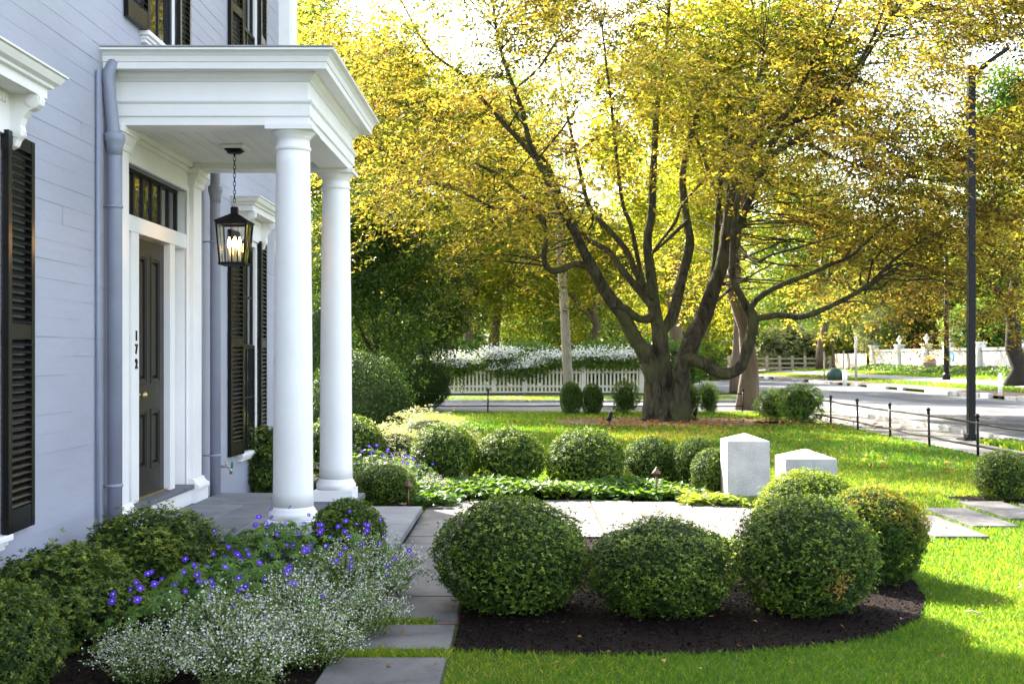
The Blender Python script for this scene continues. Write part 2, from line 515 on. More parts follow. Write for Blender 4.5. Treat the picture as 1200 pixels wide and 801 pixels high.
class Noise3:
    def __init__(self, seed, freq, n=7):
        r = np.random.default_rng(seed)
        self.k = r.normal(size=(n, 3)) * freq
        self.p = r.uniform(0, 2 * PI, n)

    def __call__(self, X):
        return np.mean(np.sin(X @ self.k.T + self.p), axis=1) * 1.9


def sphere_dirs(r, n):
    return unit(r.normal(size=(n, 3)))


def spray_leaves(r, centers, per, rad, flat=0.35):
    """leaf positions in flattened discs round the spray centres"""
    n = len(centers)
    a = r.uniform(0, 2 * PI, (n, per)); q = np.sqrt(r.uniform(0, 1, (n, per))) * rad
    tilt = r.normal(0, 0.25, (n, 1, 2))
    dx = np.cos(a) * q; dy = np.sin(a) * q
    dz = dx * tilt[..., 0] + dy * tilt[..., 1] + r.normal(0, rad * flat * 0.5, (n, per)) - 0.25 * q
    pos = centers[:, None, :] + np.stack([dx, dy, dz], axis=2)
    return pos.reshape(-1, 3), np.stack([np.cos(a), np.sin(a), np.full_like(a, -0.25)], axis=2).reshape(-1, 3)


def crown_mesh(name, seed, radii, n_sprays, per=16, leaf=0.16, clumps=26, spray_r=0.5, flatbot=-0.75, gap=-0.1, wratio=0.55):
    """irregular crown about the origin: clumps in an ellipsoid, each a heap of leaf sprays"""
    r = np.random.default_rng(seed)
    rad = np.array(radii)
    cc = sphere_dirs(r, clumps) * (r.uniform(0.35, 0.9, (clumps, 1)))
    cc[:, 2] = np.maximum(cc[:, 2], flatbot)
    cr = r.uniform(0.24, 0.46, clumps)
    w = cr ** 2; w /= w.sum()
    ci = r.choice(clumps, n_sprays * 2, p=w)
    dirs = sphere_dirs(r, n_sprays * 2)
    dirs[:, 2] = np.abs(dirs[:, 2]) * np.where(r.uniform(size=len(dirs)) < 0.72, 1, -1)
    pts = cc[ci] + dirs * (cr[ci] * r.uniform(0.55, 1.05, len(ci)) )[:, None]
    nz = Noise3(seed + 5, 5.0)
    keep = nz(pts) > gap
    pts = pts[keep][:n_sprays]; ci = ci[keep][:n_sprays]
    pts = pts * rad
    pos, d = spray_leaves(r, pts, per, spray_r)
    N = len(pos)
    nrm = r.normal(0, 0.45, (N, 3)); nrm[:, 2] += 1
    d = d + r.normal(0, 0.5, (N, 3))
    ctint = r.uniform(0.2, 0.8, clumps)
    tint = np.repeat(ctint[ci] + r.normal(0, 0.12, len(ci)), per) + r.normal(0, 0.13, N)
    ln = leaf * r.uniform(0.7, 1.3, N)
    return leaves_mesh(name, pos, nrm, d, ln, ln * wratio, tint)


def limb_path(r, a, b, n=6, sag=0.12):
    a = Vector(a); b = Vector(b)
    L = (b - a).length
    o1 = Vector((r.normal(), r.normal(), r.normal())) * L * sag * 0.5
    pts = []
    for i in range(n + 1):
        t = i / n
        p = a.lerp(b, t) + o1 * math.sin(t * PI) + Vector((0, 0, L * sag * math.sin(t * PI) * 0.5))
        p += Vector((r.normal(), r.normal(), r.normal())) * L * 0.012
        pts.append(p)
    return pts


def trunk_mesh(name, seed, h, r0, crown_c, radii, limbs=9, lean=(0, 0), seg=10):
    """flared tapering trunk from the origin with limbs that reach into the crown"""
    r = np.random.default_rng(seed)
    mb = MB()
    top = Vector((crown_c[0], crown_c[1], crown_c[2] + radii[2] * 0.25))
    pts = limb_path(r, (0, 0, -0.1), top, 10, 0.03)
    rr = [r0 * (1.45 if i == 0 else 1.08 if i == 1 else 1.0) * (1 - 0.085 * i) for i in range(len(pts))]
    mb.tube(pts, rr, seg, wob=0.06)
    for k in range(limbs):
        i = int(r.integers(4, 10))
        d = sphere_dirs(r, 1)[0]; d[2] = abs(d[2]) * 0.8 - 0.15
        e = Vector((crown_c[0] + d[0] * radii[0] * 0.8, crown_c[1] + d[1] * radii[1] * 0.8, crown_c[2] + d[2] * radii[2] * 0.8))
        lp = limb_path(r, pts[i], e, 6, 0.15)
        rb = rr[i] * 0.5
        mb.tube(lp, [rb * (1 - 0.14 * j) for j in range(len(lp))], 6)
    return mb.mesh(name)


def bush_mesh(name, seed, n, leaf=0.024, wr=0.55, depth=0.13, bump=0.05, shoots=0.0, whorl=1, bfreq=5.0, shape=1.0, up=0.35, patch=None):
    """unit-sphere bush (scaled by its object); base narrowed, uneven outline"""
    r = np.random.default_rng(seed)
    k = int(n / whorl)
    d = sphere_dirs(r, k)
    d = d[d[:, 2] > -0.86]; k = len(d)
    nz = Noise3(seed + 1, bfreq); nz2 = Noise3(seed + 2, bfreq * 2.6)
    R = 1 + bump * nz(d) + bump * 0.6 * nz2(d) - np.abs(r.normal(0, depth, k)) + (r.uniform(size=k) < 0.10) * r.uniform(0, shoots + 0.03, k)
    p = d * R[:, None]
    low = p[:, 2] < -0.5
    p[low, :2] *= (1 - 0.1 * (-(p[low, 2] + 0.5)))[:, None]
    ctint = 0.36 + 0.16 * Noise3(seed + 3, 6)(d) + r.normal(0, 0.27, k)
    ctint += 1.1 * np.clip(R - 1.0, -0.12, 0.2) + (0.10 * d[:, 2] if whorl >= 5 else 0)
    if patch is not None:
        ctint += patch(d)
    p = np.repeat(p, whorl, axis=0); dd = np.repeat(d, whorl, axis=0)
    N = len(p)
    if whorl > 1:
        tang = unit(r.normal(size=(N, 3)))
        axis = dd * 0.8 + np.array([0, 0, up])
        ld = unit(tang - unit(axis) * np.sum(tang * unit(axis), axis=1, keepdims=True)) * 0.9 + unit(axis) * r.uniform(0.3, 1.2, (N, 1))
        nrm = unit(axis) + r.normal(0, 0.5, (N, 3))
        p = p + unit(axis) * (r.uniform(0, 1, (N, 1)) * leaf * 0.9)
    else:
        nrm = dd + r.normal(0, 0.55, (N, 3)) + np.array([0, 0, 0.25])
        ld = r.normal(0, 0.7, (N, 3)) + dd * 0.5 + np.array([0, 0, up])
    ln = leaf * r.uniform(0.65, 1.3, N)
    tint = np.repeat(ctint, whorl) + r.normal(0, 0.08, N)
    return leaves_mesh(name, p, nrm, ld, ln, ln * wr, tint, 0.2)


def core_mesh(name, seed, s=0.8):
    """the dense inner mass of twigs and leaves that shows between the outer leaves"""
    mb = MB()
    seg, rings = 20, 12
    r = np.random.default_rng(seed)
    nz = Noise3(seed, 3)
    g = []
    for i in range(rings + 1):
        th = PI * i / rings
        for k in range(seg):
            a = 2 * PI * k / seg
            v = np.array([[math.sin(th) * math.cos(a), math.sin(th) * math.sin(a), math.cos(th)]])
            R = s * (1 + 0.08 * nz(v)[0])
            p = v[0] * R
            if p[2] < -0.45 * s: p[:2] *= 0.8
            g.append(tuple(p))
    mb.v = g
    for i in range(rings):
        for k in range(seg):
            mb.f.append((i * seg + k, (i + 1) * seg + k, (i + 1) * seg + (k + 1) % seg, i * seg + (k + 1) % seg)); mb.smooth.append(True)
    return mb.mesh(name)


def stems_mesh(name, seed, n=9, spread=0.55, rad=0.02):
    r = np.random.default_rng(seed)
    mb = MB()
    for k in range(n):
        a = r.uniform(0, 2 * PI)
        b2 = Vector((math.cos(a) * r.uniform(.05, .2), math.sin(a) * r.uniform(.05, .2), -1.02))
        e = Vector((math.cos(a) * spread * r.uniform(.5, 1), math.sin(a) * spread * r.uniform(.5, 1), -0.35))
        lp = limb_path(r, b2, e, 4, 0.1)
        mb.tube(lp, [rad * (1 - .1 * j) for j in range(5)], 5)
    return mb.mesh(name)


# ================================================================== SETTING
def sheet(name, x0, x1, y0, y1, z, m):
    return tag(MB().quad((x0, y0, z), (x1, y0, z), (x1, y1, z), (x0, y1, z)).build(name, m), kind='structure')


sheet('ground', -300, 400, -120, 600, 0.0, M['lawn'])
sheet('road', 8.75, 16.9, -60, 33.2, 0.004, M['asphalt'])
sheet('road', -120, 16.9, 33.2, 39.4, 0.004, M['asphalt'])
sheet('road', 8.75, 16.9, 39.4, 190, 0.004, M['asphalt'])
sheet('pavement', 7.0, 7.95, -60, 32.2, 0.006, M['concrete'])
sheet('pavement', 7.95, 8.6, 21.0, 32.2, 0.006, M['concrete'])
sheet('pavement', -120, 7.0, 43.6, 45.6, 0.006, M['concrete'])
kb = MB()
r_ = np.random.default_rng(3)
y = -40.0
while y < 32:
    L = r_.uniform(1.2, 1.8); kb.box(8.6, 8.75, y, y + L - 0.015, -0.05, 0.09 + r_.uniform(-.01, .01)); y += L
tag(kb.build('kerb', M['kerb'], bevel=0.01), kind='structure')
kb = MB()
y = 26.0
while y < 150:
    L = r_.uniform(0.9, 1.9)
    if r_.uniform() < 0.8:
        kb.box(16.9 + r_.uniform(-.05, .05), 17.12, y, y + L - r_.uniform(0.02, 0.3), -0.05, 0.15 + r_.uniform(-.03, .03))
    y += L
tag(kb.build('kerb', M['kerb'], bevel=0.015), kind='structure')
kb = MB()
x = -80.0
while x < 8:
    L = r_.uniform(1.2, 1.8); kb.box(x, x + L - 0.02, 39.4, 39.55, -0.05, 0.1); x += L
tag(kb.build('kerb', M['kerb'], bevel=0.01), kind='structure')
for x0, x1, y0, y1 in ((10.2, 12.8, 24.5, 31.0), (13.2, 15.9, 38, 52), (2.0, 6.5, 34.2, 36.0), (-6, -2.5, 36.2, 38.6)):
    sheet('road_patch', x0, x1, y0, y1, 0.008, M['patch'])
# bank rising beyond the street, with its own pavement
BX = [17.1, 18.6, 18.65, 20.4, 20.45, 23.0, 26.4, 60]
BZ = [0.10, 0.16, 0.17, 0.28, 0.29, 0.45, 0.66, 1.2]


def bank_z(x):
    return float(np.interp(x, BX, BZ))


bk = MB()
for i in range(len(BX) - 1):
    bk.quad((BX[i], 20, BZ[i]), (BX[i + 1], 20, BZ[i + 1]), (BX[i + 1], 300, BZ[i + 1]), (BX[i], 300, BZ[i]))
tag(bk.build('bank', M['lawn']), kind='structure')
tag(MB().quad((20.0, 20, 0.265), (22.0, 20, 0.40), (22.0, 300, 0.40), (20.0, 300, 0.265)).build('pavement', M['concrete'], loc=(0, 0, 0.012)), kind='structure')
tag(MB().quad((17.15, 20, 0.112), (18.5, 20, 0.166), (18.5, 300, 0.166), (17.15, 300, 0.112)).build('verge', M['mulch_brown'], loc=(0, 0, 0.006)), kind='structure')


def blob_outline(cx, cy, rx, ry, seed, n=36, wob=0.08):
    r = random.Random(seed)
    ph = [r.uniform(0, 6.28) for _ in range(4)]
    pts = []
    for i in range(n):
        a = 2 * PI * i / n
        k = 1 + wob * (math.sin(2 * a + ph[0]) + 0.6 * math.sin(3 * a + ph[1]) + 0.4 * math.sin(5 * a + ph[2]))
        pts.append((cx + math.cos(a) * rx * k, cy + math.sin(a) * ry * k))
    return pts


BED_FRONT = [(-0.36, 6.12), (0.3, 6.03), (1.0, 6.06), (1.55, 6.22), (1.95, 6.45), (2.28, 6.85), (2.5, 7.4), (2.62, 8.0), (2.65, 8.8), (2.6, 9.9), (-0.36, 9.9)]
BED_HOUSE = [(-2.95, 2.0), (-0.96, 2.0), (-0.96, 8.28), (-2.95, 8.28)]
BED_BACK = [(-3.0, 11.0), (-1.2, 11.2), (-0.9, 12.45), (2.5, 12.45), (2.75, 13.2), (2.2, 14.4), (0.4, 14.7), (-0.6, 15.0), (-1.3, 16.5), (-1.6, 19.5), (-3.6, 21.0), (-4.2, 15.0)]
BED_TREE = blob_outline(3.6, 27.6, 2.8, 2.1, 4)
BED_RIGHT = blob_outline(5.05, 12.55, 0.52, 0.42, 8)
BED_SHRUB = blob_outline(6.15, 27.2, 0.9, 0.8, 9)
for nm, pl, mm in (('mulch_bed', BED_FRONT, 'mulch'), ('mulch_bed', BED_HOUSE, 'mulch'), ('mulch_bed', BED_BACK, 'mulch'), ('mulch_bed', BED_TREE, 'mulch_brown'), ('mulch_bed', BED_RIGHT, 'mulch'), ('mulch_bed', BED_SHRUB, 'mulch_brown')):
    tag(MB().poly([(p[0], p[1], 0.012) for p in pl]).build(nm, M[mm]), kind='structure')

# flagstone path: slabs laid with open joints on sand
pb = MB()
rp = random.Random(11)


def slab(mb, x0, x1, y0, y1, z=0.0, g=0.009, t=0.03):
    j = lambda: rp.uniform(-0.004, 0.004)
    dz = rp.uniform(-0.002, 0.002)
    mb.prism([(x0 + g + j(), y0 + g + j()), (x1 - g + j(), y0 + g + j()), (x1 - g + j(), y1 - g + j()), (x0 + g + j(), y1 - g + j())], z - 0.06, z + t + dz)


for a, b2 in ((6.74, 7.4), (7.4, 8.31), (8.31, 9.48), (9.48, 9.86)):
    slab(pb, -0.955, -0.372, a, b2)
xs = [-0.955, -0.36, 0.17, 0.69, 1.12, 1.68, 2.22, 2.70, 3.15]
for i in range(len(xs) - 1):
    ys = [9.86, 11.02 + 0.22 * (i % 2), 12.35 - 0.12 * (i % 3 == 1)]
    for k in range(2):
        slab(pb, xs[i], xs[i + 1], ys[k], ys[k + 1])
tag(pb.build('path', M['flag'], bevel=0.004), kind='structure')
sheet('path_bed', -0.96, -0.37, 6.7, 9.9, 0.014, M['mulch_brown'])
sheet('path_bed', -0.96, 3.16, 9.86, 12.38, 0.016, M['mulch_brown'])
STONES = [(-0.955, -0.372, 4.9, 5.90, 'bluestone stepping slab nearest the camera beside the white flowers'),
          (-0.955, -0.365, 6.06, 6.63, 'bluestone stepping slab at the corner of the dark mulch bed'),
          (3.20, 3.32, 9.70, 10.95, 'stepping slab half hidden behind the bronzed boxwood'),
          (3.40, 3.86, 9.86, 11.20, 'sunlit stepping slab in the lawn right of the bronzed boxwood'),
          (3.94, 4.37, 10.48, 11.76, 'stepping slab in grass between the sunlit slab and the shaded slab'),
          (4.46, 4.92, 10.95, 12.28, 'shaded stepping slab in the lawn before the lone round boxwood'),
          (5.0, 5.45, 11.5, 12.1, 'stepping slab nearest the foot of the lone round boxwood')]
for x0, x1, y0, y1, lab in STONES:
    sb = MB(); slab(sb, x0 - (x0 + x1) / 2, x1 - (x0 + x1) / 2, y0 - (y0 + y1) / 2, y1 - (y0 + y1) / 2)
    tag(sb.build('stepping_slab', M['flag'], bevel=0.004, loc=((x0 + x1) / 2, (y0 + y1) / 2, 0)), lab, 'paving slab', 'stepping slabs set in the lawn')

# ================================================================== HOUSE
XW = -2.90
house = thing('house', 'lavender grey clapboard house with black shutters and white trim', 'house', (XW, 8.0, 0))
HO = Vector((XW, 8.0, 0))


def hpart(mb, name, m, parent=None, bevel=0.0):
    """mesh given in world coordinates, parented under the house"""
    o = mb.build(name, m, None, bevel)
    o.parent = parent or house
    if parent is None or parent is house:
        o.location = -HO
    else:
        p = parent; off = Vector((0, 0, 0))
        while p is not None:
            off += p.location; p = p.parent
        o.location = -off
    return o


def hempty(name, loc, parent=None):
    o = empty(name, Vector(loc) - HO, 0, house)
    return o


HY0, HY1, HZ = -9.0, 14.55, 7.6
DOOR_REC = (8.66, 10.28, 0.20, 2.94)
WINS = [('near', 6.18, 0.53, 2.74), ('far', 12.53, 0.53, 2.74), ('up_mid', 9.48, 3.98, 5.9), ('up_far', 12.53, 3.98, 5.9), ('up_near', 6.18, 3.98, 5.9)]
WH = 0.40
openings = [DOOR_REC] + [(yc - WH, yc + WH, z0, z1) for _, yc, z0, z1 in WINS]
wb = MB()
rw = random.Random(5)
z = 0.0
while z < HZ:
    h = 0.118 if z > 0.01 else 0.10
    z1 = min(z + h, HZ)
    cuts = [HY0]
    yy = HY0 + rw.uniform(1, 4)
    while yy < HY1:
        cuts.append(yy); yy += rw.uniform(2.5, 5.0)
    cuts.append(HY1)
    for a, b2 in zip(cuts, cuts[1:]):
        spans = [(a, b2)]
        for oy0, oy1, oz0, oz1 in openings:
            if oz0 < z1 - 0.02 and oz1 > z + 0.02:
                ns = []
                for s0, s1 in spans:
                    if oy0 > s0: ns.append((s0, min(s1, oy0)))
                    if oy1 < s1: ns.append((max(s0, oy1), s1))
                spans = [s for s in ns if s[1] - s[0] > 0.01]
        dx = rw.uniform(0, 0.0012)
        lip = rw.uniform(0.0008, 0.0028)
        for s0, s1 in spans:
            wav = [s0 + (s1 - s0) * t / 5 for t in range(6)]
            offs = [rw.uniform(-.0012, .0012) for _ in wav]
            for q in range(5):
                A, B = wav[q], wav[q + 1] - (0.002 if q == 4 else 0)
                xa, xb = XW + dx + offs[q], XW + dx + offs[q + 1]
                wb.quad((xa + lip, A, z), (xb + lip, B, z), (xb, B, z1), (xa, A, z1))
                wb.quad((XW - 0.03, A, z), (XW - 0.03, B, z), (xb + lip, B, z), (xa + lip, A, z))
    z = z1
hpart(wb, 'wall', M['siding'])
# the other walls of the house, a backing behind the boards, eaves and roof
ob = MB()
ob.box(-12.5, XW - 0.16, HY0, HY1 - 0.02, -0.05, HZ)
hpart(ob, 'rear_wall', M['siding'])
eb = MB()
eb.sweep3([(0.0, HZ - 0.55), (0.03, HZ - 0.55), (0.03, HZ - 0.25), (0.10, HZ - 0.2), (0.42, HZ - 0.16), (0.42, HZ), (0.47, HZ + 0.08), (0, HZ + 0.08)], -12.5, XW, HY0, HY1)
hpart(eb, 'eaves', M['white'])
rb = MB()
a0, a1, b0, b1 = -12.9, XW + 0.46, HY0 - 0.46, HY1 + 0.46
zt = HZ + 0.085
R0, R1 = (-7.7, HY0 + 4.5, 9.6), (-7.7, HY1 - 4.5, 9.6)
rb.poly([(a1, b0, zt), (a1, b1, zt), R1, R0]).poly([(a0, b1, zt), (a0, b0, zt), R0, R1]).poly([(a1, b1, zt), (a0, b1, zt), R1]).poly([(a0, b0, zt), (a1, b0, zt), R0])
hpart(rb, 'roof', M['roof'])
# corner pilaster at the far end of the front
cp = MB()
cp.box(XW - 0.25, XW + 0.14, 14.16, 14.58, 0.0, 6.3)
cp.box(XW - 0.25, XW + 0.17, 14.13, 14.61, 0.0, 0.4)
cp.box(XW - 0.25, XW + 0.18, 14.12, 14.62, 6.3, 6.42)
cp.box(XW + 0.14, XW + 0.152, 14.22, 14.52, 0.7, 6.0)
hpart(cp, 'corner_pilaster', M['white'], bevel=0.006)
cp = MB()
cp.prism_y([(XW, 4.45), (XW + 0.2, 4.45), (XW + 0.2, 4.62), (XW, 4.62)], 14.08, 14.64)
hpart(cp, 'pilaster_band', M['white'], bevel=0.01)


def shutter_mesh(w, h, t=0.034):
    """hinge side at y=0, free side at y=w, face towards +x"""
    mb = MB(); st = 0.055
    mb.box(0, t, 0, st, 0, h); mb.box(0, t, w - st, w, 0, h)
    rails = [(0, 0.13), (h * 0.485, h * 0.485 + 0.085), (h - 0.075, h)]
    for a, b2 in rails: mb.box(0.002, t - 0.002, st, w - st, a, b2)
    for lo, hi in ((rails[0][1], rails[1][0]), (rails[1][1], rails[2][0])):
        n = int((hi - lo) / 0.043)
        for i in range(n):
            zc = lo + (i + 0.5) * (hi - lo) / n
            mtx = Matrix.Translation((t / 2, 0, zc)) @ Matrix.Rotation(math.radians(42), 4, 'Y')
            mb.box(-0.021, 0.021, st, w - st, -0.004, 0.004, mtx)
    mb.box(-0.012, 0.0, 0.02, w - 0.02, 0.02, h - 0.02) if False else None
    return mb.mesh('shutter')


def mul_mat(o, mtx):
    o.matrix_local = mtx


def window(kind, yc, z0, z1):
    w = hempty('window', (XW, yc, z0))
    H = z1 - z0
    wb_ = Vector((XW, yc, z0))
    # casing
    c = MB()
    c.box(-0.12, 0.022, -WH, -WH + 0.06, 0, H); c.box(-0.12, 0.022, WH - 0.06, WH, 0, H)
    c.box(-0.12, 0.020, -WH + 0.06, WH - 0.06, H - 0.06, H)
    c.build('casing', M['white'], w, 0.004)
    s = MB()
    s.box(-0.12, 0.075, -WH - 0.05, WH + 0.05, -0.035, 0.0); s.box(-0.02, 0.055, -WH - 0.03, WH + 0.03, -0.06, -0.0352)
    s.box(-0.02, 0.04, -WH - 0.02, WH + 0.02, -0.085, -0.0602)
    s.build('sill', M['white'], w, 0.006)
    # two dark sashes
    f = MB(); a, b2 = -WH + 0.06, WH - 0.06
    for zz0, zz1, xo in ((0.0, H * 0.5, 0.012), (H * 0.5 - 0.04, H - 0.06, -0.008)):
        f.box(xo - 0.03, xo, a, a + 0.045, zz0, zz1); f.box(xo - 0.03, xo, b2 - 0.045, b2, zz0, zz1)
        f.box(xo - 0.03, xo - 0.001, a + 0.045, b2 - 0.045, zz0, zz0 + 0.05); f.box(xo - 0.03, xo - 0.001, a + 0.045, b2 - 0.045, zz1 - 0.04, zz1)
        f.box(xo - 0.025, xo - 0.004, -0.011, 0.011, zz0 + 0.05, zz1 - 0.04)
        f.box(xo - 0.024, xo - 0.005, a + 0.045, b2 - 0.045, (zz0 + zz1) / 2 - 0.011, (zz0 + zz1) / 2 + 0.011)
    f.build('sash', M['black'], w, 0.003)
    g = MB()
    for zz0, zz1, xo in ((0.0, H * 0.5, -0.003), (H * 0.5 - 0.04, H - 0.06, -0.023)):
        g.quad((xo, a + 0.02, zz0 + 0.02), (xo, b2 - 0.02, zz0 + 0.02), (xo, b2 - 0.02, zz1 - 0.02), (xo, a + 0.02, zz1 - 0.02))
    g.build('pane', M['glass'], w)
    # shutters, hinged on the casing and resting on the wall at their free side
    sw = 0.43
    key = 'sh%.2f' % H
    if key not in CACHE:
        CACHE[key] = shutter_mesh(sw, H + 0.02)
    for side in (-1, 1):
        o = put('shutter', CACHE[key], M['black'], w)
        ang = math.radians(4)
        if side == 1:
            o.location = (0.036, WH - 0.01, 0.0); o.rotation_euler = (0, 0, ang)
        else:
            o.location = (0.036, -WH + 0.01, 0.0); o.rotation_euler = (0, 0, -ang); o.scale = (1, -1, 1)
    if kind in ('near', 'far', 'up_near', 'up_mid', 'up_far'):
        # flat frieze, brackets and projecting hood
        fz = MB()
        fz.box(-0.02, 0.045, -WH - 0.16, WH + 0.16, H, H + 0.24)
        for i in range(22):
            yy = -WH - 0.02 + i * (2 * WH + 0.04) / 22
            fz.box(0.045, 0.062, yy, yy + 0.02, H + 0.17, H + 0.22)
        fz.build('hood_frieze', M['white'], w, 0.003)
        hd = MB(); e = WH + 0.20
        prof = [(0.0, 0.23), (0.20, 0.23), (0.20, 0.285), (0.225, 0.29), (0.23, 0.305), (0.255, 0.32), (0.27, 0.345), (0.275, 0.36), (0.29, 0.362), (0.29, 0.372), (0.0, 0.385)]
        # mitred ends
        rings = []
        for o_, zz in prof:
            n0 = len(hd.v)
            q = o_ - 0.20
            hd.v += [(-0.01, -e - q, H + zz), (o_, -e - q, H + zz), (o_, e + q, H + zz), (-0.01, e + q, H + zz)]
            rings.append(n0)
        for A, B in zip(rings, rings[1:]):
            for k in range(3):
                hd.f.append((A + k, A + k + 1, B + k + 1, B + k)); hd.smooth.append(False)
        hd.build('hood', M['white'], w)
        ms_ = CACHE.get('bracket')
        if ms_ is None:
            bb = MB()
            prof2 = [(0, 0.23), (0.165, 0.23), (0.175, 0.205), (0.168, 0.175), (0.145, 0.155), (0.11, 0.14), (0.075, 0.10), (0.062, 0.06), (0.07, 0.03), (0.062, 0.0), (0.045, -0.02), (0.03, -0.055), (0, -0.07)]
            bb.prism_y([(p[0] + 0.02, p[1]) for p in prof2], -0.035, 0.035)
            bb.tube([(0.15, -0.045, 0.195), (0.15, 0.045, 0.195)], 0.036, 14)
            bb.tube([(0.062, -0.042, 0.015), (0.062, 0.042, 0.015)], 0.026, 12)
            ms_ = CACHE['bracket'] = bb.mesh('bracket')
        for side in (-1, 1):
            put('bracket', ms_, M['white'], w, (0.02, side * (WH + 0.10), H))
    return w


CACHE = {}
for a in WINS:
    window(*a)

# ---- doorway
db = MB()
XR = -3.0
db.box(XR - 0.03, XR, 8.66, 10.28, 0.20, 2.94)            # back of the recess
db.box(XR, XW + 0.0, 8.62, 8.66, 0.2, 2.98); db.box(XR, XW + 0.0, 10.28, 10.32, 0.2, 2.98)
db.box(XR, XW + 0.002, 8.66, 10.28, 2.94, 2.98)
db.box(XW - 0.01, XW + 0.012, 8.40, 8.66, 0.36, 3.14); db.box(XW - 0.01, XW + 0.012, 10.28, 10.60, 0.36, 3.14)
db.box(XW - 0.01, XW + 0.01, 8.66, 10.28, 2.94, 3.14)
hpart(db, 'door_surround', M['white'], bevel=0.003)
for a, b2 in ((8.865, 9.03), (9.83, 9.963)):
    hpart(MB().box(XR + 0.001, XW - 0.002, a, b2, 0.416, 2.44), 'door_post', M['white'], bevel=0.004)
hpart(MB().box(XR + 0.001, XW + 0.004, 8.662, 10.278, 2.44, 2.56), 'transom_bar', M['white'], bevel=0.004)
# transom light
tl = MB()
tl.box(XR + 0.002, XR + 0.03, 8.67, 10.27, 2.562, 2.59); tl.box(XR + 0.002, XR + 0.03, 8.67, 10.27, 2.91, 2.938)
ys = np.linspace(8.68, 10.26, 8)
for yy in ys:
    tl.box(XR + 0.003, XR + 0.028, yy - 0.014, yy + 0.014, 2.59, 2.91)
tw = hempty('transom_window', (XR, 9.47, 2.56))
hpart(tl, 'frame', M['black'], tw, 0.002)
hpart(MB().quad((XR + 0.012, 8.68, 2.58), (XR + 0.012, 10.26, 2.58), (XR + 0.012, 10.26, 2.92), (XR + 0.012, 8.68, 2.92)), 'pane', M['glass'], tw)
# door with raised mouldings round sunk panels
dr = hempty('door', (XR, 9.43, 0.42))
d = MB(); y0, y1, zb, zt = 9.03, 9.83, 0.425, 2.425
xf = XR + 0.045
st = 0.115
d.box(XR + 0.001, xf, y0 + 0.002, y0 + st, zb, zt); d.box(XR + 0.001, xf, y1 - st, y1 - 0.002, zb, zt)
ym = (y0 + y1) / 2
d.box(XR + 0.001, xf - 0.001, ym - 0.05, ym + 0.05, zb + 0.2, zt - 0.12)
for a, b2 in ((zb, zb + 0.2), (1.10, 1.30), (zt - 0.12, zt)):
    d.box(XR + 0.001, xf - 0.0005, y0 + st, y1 - st, a, b2)
d.box(XR + 0.001, XR + 0.02, y0 + st, y1 - st, zb + 0.2, zt - 0.12)
hpart(d, 'door_leaf', M['door'], dr, 0.003)
d = MB()
for pa, pb_ in ((y0 + st, ym - 0.05), (ym + 0.05, y1 - st)):
    for a, b2 in ((zb + 0.2, 1.10), (1.30, zt - 0.12)):
        for q, t in ((0.0, 0.012), (0.02, 0.006)):
            d.box(xf - 0.02, xf + t - 0.006, pa + q, pa + q + 0.02, a + q, b2 - q); d.box(xf - 0.02, xf + t - 0.006, pb_ - q - 0.02, pb_ - q, a + q, b2 - q)
            d.box(xf - 0.02, xf + t - 0.0065, pa + q + 0.02, pb_ - q - 0.02, a + q, a + q + 0.02); d.box(xf - 0.02, xf + t - 0.0065, pa + q + 0.02, pb_ - q - 0.02, b2 - q - 0.02, b2 - q)
        d.box(XR + 0.018, xf - 0.012, pa + 0.06, pb_ - 0.06, a + 0.06, b2 - 0.06)
hpart(d, 'door_panel', M['door'], dr, 0.002)
d = MB()
d.tube([(xf, 9.10, 1.22), (xf + 0.05, 9.10, 1.22)], 0.012, 8); d.lathe([(0.002, 0), (0.022, 0.008), (0.028, 0.025), (0.02, 0.042), (0.002, 0.05)], 12)
k = len(d.v) - 60
d.v[k:] = [(xf + 0.045 + p[2], 9.10 + p[0], 1.22 + p[1]) for p in d.v[k:]]
hpart(d, 'knob', M['brass'], dr)
hpart(MB().box(XR + 0.001, -2.83, 8.60, 10.34, 0.375, 0.415), 'door_sill', M['bluestone'], bevel=0.008)
hpart(MB().box(XR + 0.0, -2.855, 8.645, 10.295, 0.20, 0.3745), 'sill_riser', M['white'], bevel=0.003)
hpart(MB().box(XR + 0.046, XR + 0.075, 9.035, 9.825, 0.4155, 0.432), 'threshold', M['brass'], bevel=0.003)

# house number, one mesh per figure, screwed to the near door post
for ch, zc in (('1', 1.672), ('7', 1.572), ('2', 1.462)):
    cu = bpy.data.curves.new('figure', 'FONT')
    cu.body = ch; cu.size = 0.098; cu.extrude = 0.004; cu.offset = 0.0035; cu.align_x = 'CENTER'
    tmp = bpy.data.objects.new('figure', cu); COL.objects.link(tmp)
    dg = bpy.context.evaluated_depsgraph_get()
    me = bpy.data.meshes.new_from_object(tmp.evaluated_get(dg))
    bpy.data.objects.remove(tmp)
    o = put('house_number', me, None, house)
    me.materials.clear(); me.materials.append(M['black'])
    o.matrix_local = Matrix.Translation(Vector((XW + 0.002, 8.955, zc - 0.036)) - HO) @ Matrix(((0, 0, 1, 0), (1, 0, 0, 0), (0, 1, 0, 0), (0, 0, 0, 1)))

